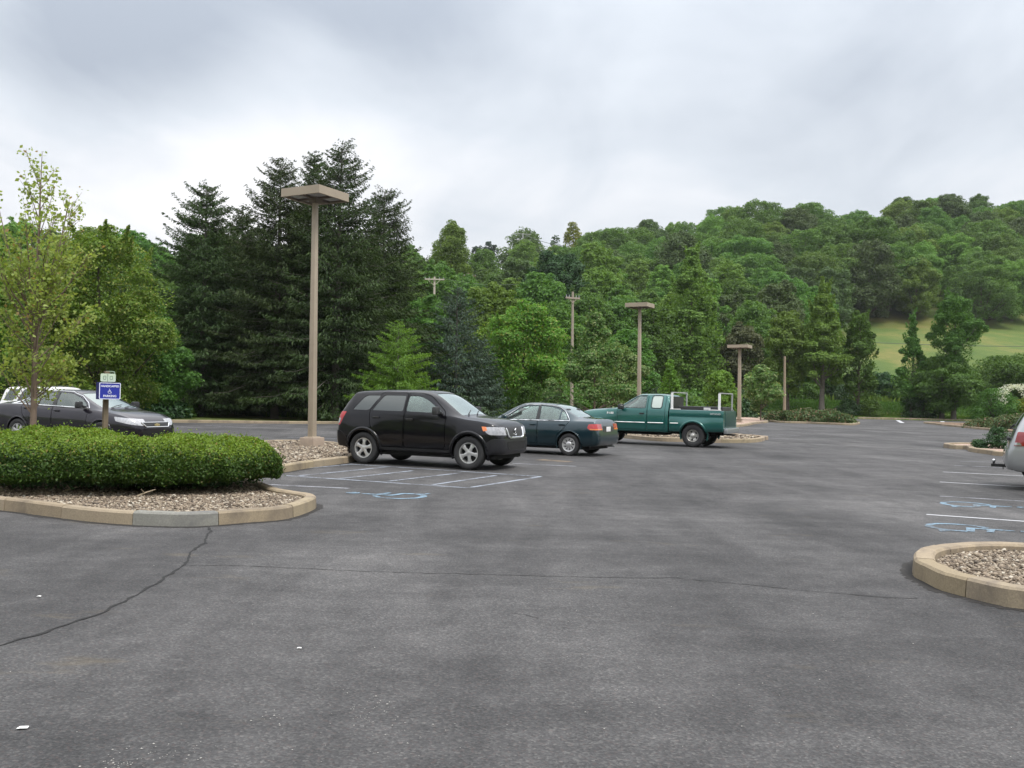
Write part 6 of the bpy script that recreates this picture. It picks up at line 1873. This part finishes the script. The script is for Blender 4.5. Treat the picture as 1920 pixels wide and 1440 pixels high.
# points on a rounded box section; end caps closed with a half turn round the last spine point
px_ = sx_ + nx_ * cA * WH[:, 0]; py_ = sy_ + ny_ * cA * WH[:, 0]
pz_ = .12 + np.where(sA > 0, .34 + sA * (WH[:, 1] - .34), .34 + sA * .36)
nrm = np.stack([nx_ * np.cos(ph), ny_ * np.cos(ph), np.sin(ph)], 1)
m = int(NP * .16)
th = g.uniform(-math.pi / 2, math.pi / 2, m); p2 = g.uniform(-.42, math.pi / 2, m)
ex_, ey_ = tx[-1], ty[-1]; qx, qy = -ty[-1], tx[-1]
cp = se(np.cos(p2), .78); sp_ = se(np.sin(p2), .78); w1, h1 = hedge_r(1, SX[-1])
dx_ = ex_ * np.cos(th) + qx * np.sin(th); dy_ = ey_ * np.cos(th) + qy * np.sin(th)
px2 = SX[-1] + dx_ * cp * w1; py2 = SY[-1] + dy_ * cp * w1; pz2 = .12 + np.where(sp_ > 0, .34 + sp_ * (h1 - .34), .34 + sp_ * .36)
X_ = np.concatenate([px_, px2]); Y_ = np.concatenate([py_, py2]); Z_ = np.concatenate([pz_, pz2])
NR = np.concatenate([nrm, np.stack([dx_ * np.cos(p2), dy_ * np.cos(p2), np.sin(p2)], 1)])
d_ = lump(X_, Y_, Z_) - np.abs(g.normal(0, .035, len(X_))) + g.uniform(0, .02, len(X_)) + (g.random(len(X_)) < .02) * g.uniform(.02, .09, len(X_))
# underside tucks in
tuck = np.clip((.42 - Z_) / .4, 0, 1) * .16
P = np.stack([X_, Y_, Z_], 1) + NR * (d_ - tuck)[:, None]
# hollows where the dark inside shows
hol = (np.sin(X_ * 3.1 + 4) * np.sin(Z_ * 5 + X_ * 1.3) > .36) & (Z_ < .66) & (NR[:, 2] < .5) & (X_ < -5.5)
P = P - NR * (hol * g.uniform(.05, .22, len(X_)))[:, None]
keep = ~(hol & (g.random(len(X_)) < .5))
P = P[keep]; NRk = NR[keep]
NL = NRk * .5 + g.normal(size=P.shape) * .55 + np.array([0, 0, .25])
UL = NRk * .6 + np.array([0, 0, .8]) + g.normal(size=P.shape) * .5
hr = empty('clipped_hedge', (-7.0, 14.1, .1)); tag(hr, 'wide clipped yew hedge filling the gravel island at the left', 'hedge')
o0 = np.array([-7.0, 14.1, .1])
newg = g.random(len(P)) < np.clip((NRk[:, 2] - .15) * 1.5, .04, .92) * np.clip((P[:, 2] - .45) * 4, .05, 1)
for nm_, sel, fm_ in (('foliage', ~newg, F_yew), ('new_growth', newg, F_yew2)):
    link(nm_, leafmesh(nm_, P[sel] - o0, NL[sel], .040 * g.uniform(.6, 1.4, int(sel.sum())), fm_, .5, U=UL[sel], seed=2), hr)
# inner twigs: dark core of branches
mb = MB(); rr = random.Random(4)
for q_ in range(230):
    f = rr.uniform(0, 1); i_ = f * (len(spine) - 1.01); b_ = spine[int(i_)].lerp(spine[int(i_) + 1], i_ - int(i_)); wv, hv = hedge_r(f, b_.x)
    a = rr.uniform(0, 6.28); rr_ = wv * rr.uniform(.4, .88)
    mb.tube([(b_.x + math.cos(a) * .12, b_.y + math.sin(a) * .12, .05), (b_.x + math.cos(a) * rr_ * .5, b_.y + math.sin(a) * rr_ * .5, .28), (b_.x + math.cos(a) * rr_, b_.y + math.sin(a) * rr_, hv * rr.uniform(.4, .85))], [.016, .011, .004], 5)
mb.v = [(x - o0[0], y - o0[1], z - o0[2]) for x, y, z in mb.v]; mb.build('branches', bark, hr, 60)
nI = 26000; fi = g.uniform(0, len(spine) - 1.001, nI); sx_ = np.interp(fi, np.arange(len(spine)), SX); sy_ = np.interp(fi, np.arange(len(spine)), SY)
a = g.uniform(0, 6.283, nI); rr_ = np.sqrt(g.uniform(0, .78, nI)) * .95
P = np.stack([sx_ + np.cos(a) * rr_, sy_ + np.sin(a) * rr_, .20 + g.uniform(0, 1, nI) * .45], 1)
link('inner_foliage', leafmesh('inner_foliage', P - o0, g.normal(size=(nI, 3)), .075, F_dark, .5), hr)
# dry twigs on the gravel
tw_m = simple('dry_twig', (.33, .27, .19), .9)
for (px, py, s, lab) in ((258, 930, .22, 'bleached dry twig on the gravel in front of the hedge'), (118, 922, .25, 'brown dry twig at the foot of the hedge near the left')):
    c_ = at(px, py, .13); mb = MB()
    mb.tube([c_, c_ + Vector((s * .5, .02, .05)), c_ + Vector((s, .06, .09))], [.013, .010, .004], 6); mb.tube([c_ + Vector((s * .4, .02, .04)), c_ + Vector((s * .3, -.05, .10))], [.008, .003], 5)
    tag(mb.build('dry_twig', tw_m, None, 60), lab, 'twig')

# ---------------- sapling in the near island
sc = atd(62, 800, 15.7)
def sapling():
    g = random.Random(12); gn = np.random.default_rng(12)
    H = atd(62, 283, 15.7).z - .1; mb = MB()
    mb.tube([(0, 0, -.05), (0.0, 0, H * .3), (-.02, .02, H * .6), (.0, .0, H * .82), (.01, .0, H)], [.062, .048, .030, .014, .004], 8)
    P = []
    def leaves_on(a, b_, n, spread):
        for _ in range(n):
            t_ = g.uniform(.15, 1.0); P.append(a.lerp(b_, t_) + Vector((g.gauss(0, 1), g.gauss(0, 1), g.gauss(0, 1))) * spread)
    for k in range(13):
        f0 = g.uniform(.36, .62); az = 6.283 * k / 13 + g.uniform(-.3, .3); a = Vector((0, 0, H * f0)); rr_ = g.uniform(.45, 1.05)
        e = Vector((math.cos(az) * rr_, math.sin(az) * rr_, H * g.uniform(.74, .93) - rr_ * .5)); q_ = a.lerp(e, .4) + Vector((math.cos(az), math.sin(az), 0)) * rr_ * .12
        mb.tube([a, q_, e], [.020, .012, .004], 6)
        leaves_on(q_, e, 26, .05)
        for _ in range(7):
            b0 = q_.lerp(e, g.uniform(-.4, .95)); d2 = ((e - a).normalized() + Vector((g.gauss(0, 1), g.gauss(0, 1), g.gauss(0, .4))) * .45).normalized(); l2 = g.uniform(.25, .55)
            mb.tube([b0, b0 + d2 * l2], [.006, .002], 4); leaves_on(b0, b0 + d2 * l2, 9, .04)
            c_ = b0 + d2 * l2
            for _ in range(4): P.append(c_ + Vector((g.gauss(0, 1), g.gauss(0, 1), g.gauss(0, 1))) * .05)
    for k in range(50):
        f = g.uniform(.20, .93) ** 1.15; z = H * f
        az = g.uniform(0, 6.28); L_ = (1.45 * (1 - f) ** .55 + .12) * g.uniform(.55, 1.05)
        if f < .32: L_ *= .75
        el = rad(g.uniform(38, 68)); d = Vector((math.cos(az) * math.cos(el), math.sin(az) * math.cos(el), math.sin(el)))
        a = Vector((0, 0, z)); m_ = a + d * L_ * .5; e = a + d * L_ + Vector((0, 0, L_ * .12))
        r_ = .017 * (1 - f * .6)
        mb.tube([a, m_, e], [r_, r_ * .6, r_ * .2], 5)
        lower = f < .62
        leaves_on(a.lerp(e, .3), e, 13 if lower else 8, .05)
        for _ in range(5 if lower else 3):
            t_ = g.uniform(.25, .95); b0 = a.lerp(e, t_); d2 = (d + Vector((g.gauss(0, 1), g.gauss(0, 1), g.gauss(0, .5))) * .5).normalized(); l2 = L_ * g.uniform(.18, .38)
            mb.tube([b0, b0 + d2 * l2], [r_ * .35, r_ * .12], 4)
            leaves_on(b0, b0 + d2 * l2, 11 if lower else 8, .05)
            if lower: leaves_on(b0 + d2 * l2, b0 + d2 * l2 * 1.1, 12, .09)
    leaves_on(Vector((0, 0, H * .80)), Vector((0, 0, H * .995)), 46, .055)
    P = np.array([p[:] for p in P])
    return leafmesh('crown', P, gn.normal(size=P.shape) + np.array([0, 0, .4]), .062 * gn.uniform(.6, 1.5, len(P)), F_young, .7, seed=3), mb.mesh('trunk', bark_l, 60), H, 1
put_tree('young_tree', (sc.x, 15.7, .1), sapling(), 'sparse young tree with yellow green leaves rising behind the near hedge')

# ---------------- grass along the verges (uncountable)
def grass(name, pts, n, hgt, w_, seed, mat=F_grass):
    g = np.random.default_rng(seed); k = g.integers(0, len(pts), n)
    c_ = np.array(pts)[k]; X = c_[:, 0] + g.normal(0, 1, n) * c_[:, 2]; Y = c_[:, 1] + g.normal(0, 1, n) * c_[:, 3]
    Z = terrain(X, Y); h_ = hgt * g.uniform(.4, 1.3, n)
    P = np.stack([X, Y, Z + h_ * .45], 1); U = np.stack([g.normal(0, .3, n), g.normal(0, .3, n), np.ones(n)], 1); Nn = g.normal(size=(n, 3)) * np.array([1, 1, .1]) + np.array([0, -.6, 0])
    tag(link(name, leafmesh(name, P, Nn, h_, mat, w_, U=U, seed=seed)), kind='stuff')
pts = [(-16 + i * 1.5, 50.5 + i * .9, 2.2, 1.0) for i in range(14)]
grass('grass', [(-10.5, 60, 1.2, 2), (-8.5, 62, 1.6, 2), (-6.5, 63, 1.5, 3)], 30000, .5, .10, 1)
grass('grass', [(x, 113.5, 3, 2.2) for x in range(38, 78, 3)], 40000, .16, .3, 2)
grass('grass', [(x, 120.5, 3, 1.4) for x in range(28, 80, 3)], 26000, .4, .3, 3, F_mid)
grass('grass', [(x, 128.5, 3, 1.2) for x in range(28, 80, 3)], 22000, 1.1, .25, 4)

# ================================================================ AIR
hz = MB(); hz.box(-2700, 2700, -2700, 3200, -6, 130)
hm = bpy.data.materials.new('haze'); hm.use_nodes = True; t = hm.node_tree; t.nodes.clear(); o = N(t, 'ShaderNodeOutputMaterial')
pv = N(t, 'ShaderNodeVolumePrincipled'); pv.inputs['Color'].default_value = (0.93, 0.95, 1.0, 1); pv.inputs['Density'].default_value = 0.00011; pv.inputs['Anisotropy'].default_value = 0.2
t.links.new(pv.outputs[0], o.inputs['Volume'])
tag(hz.build('haze', hm), kind='stuff')
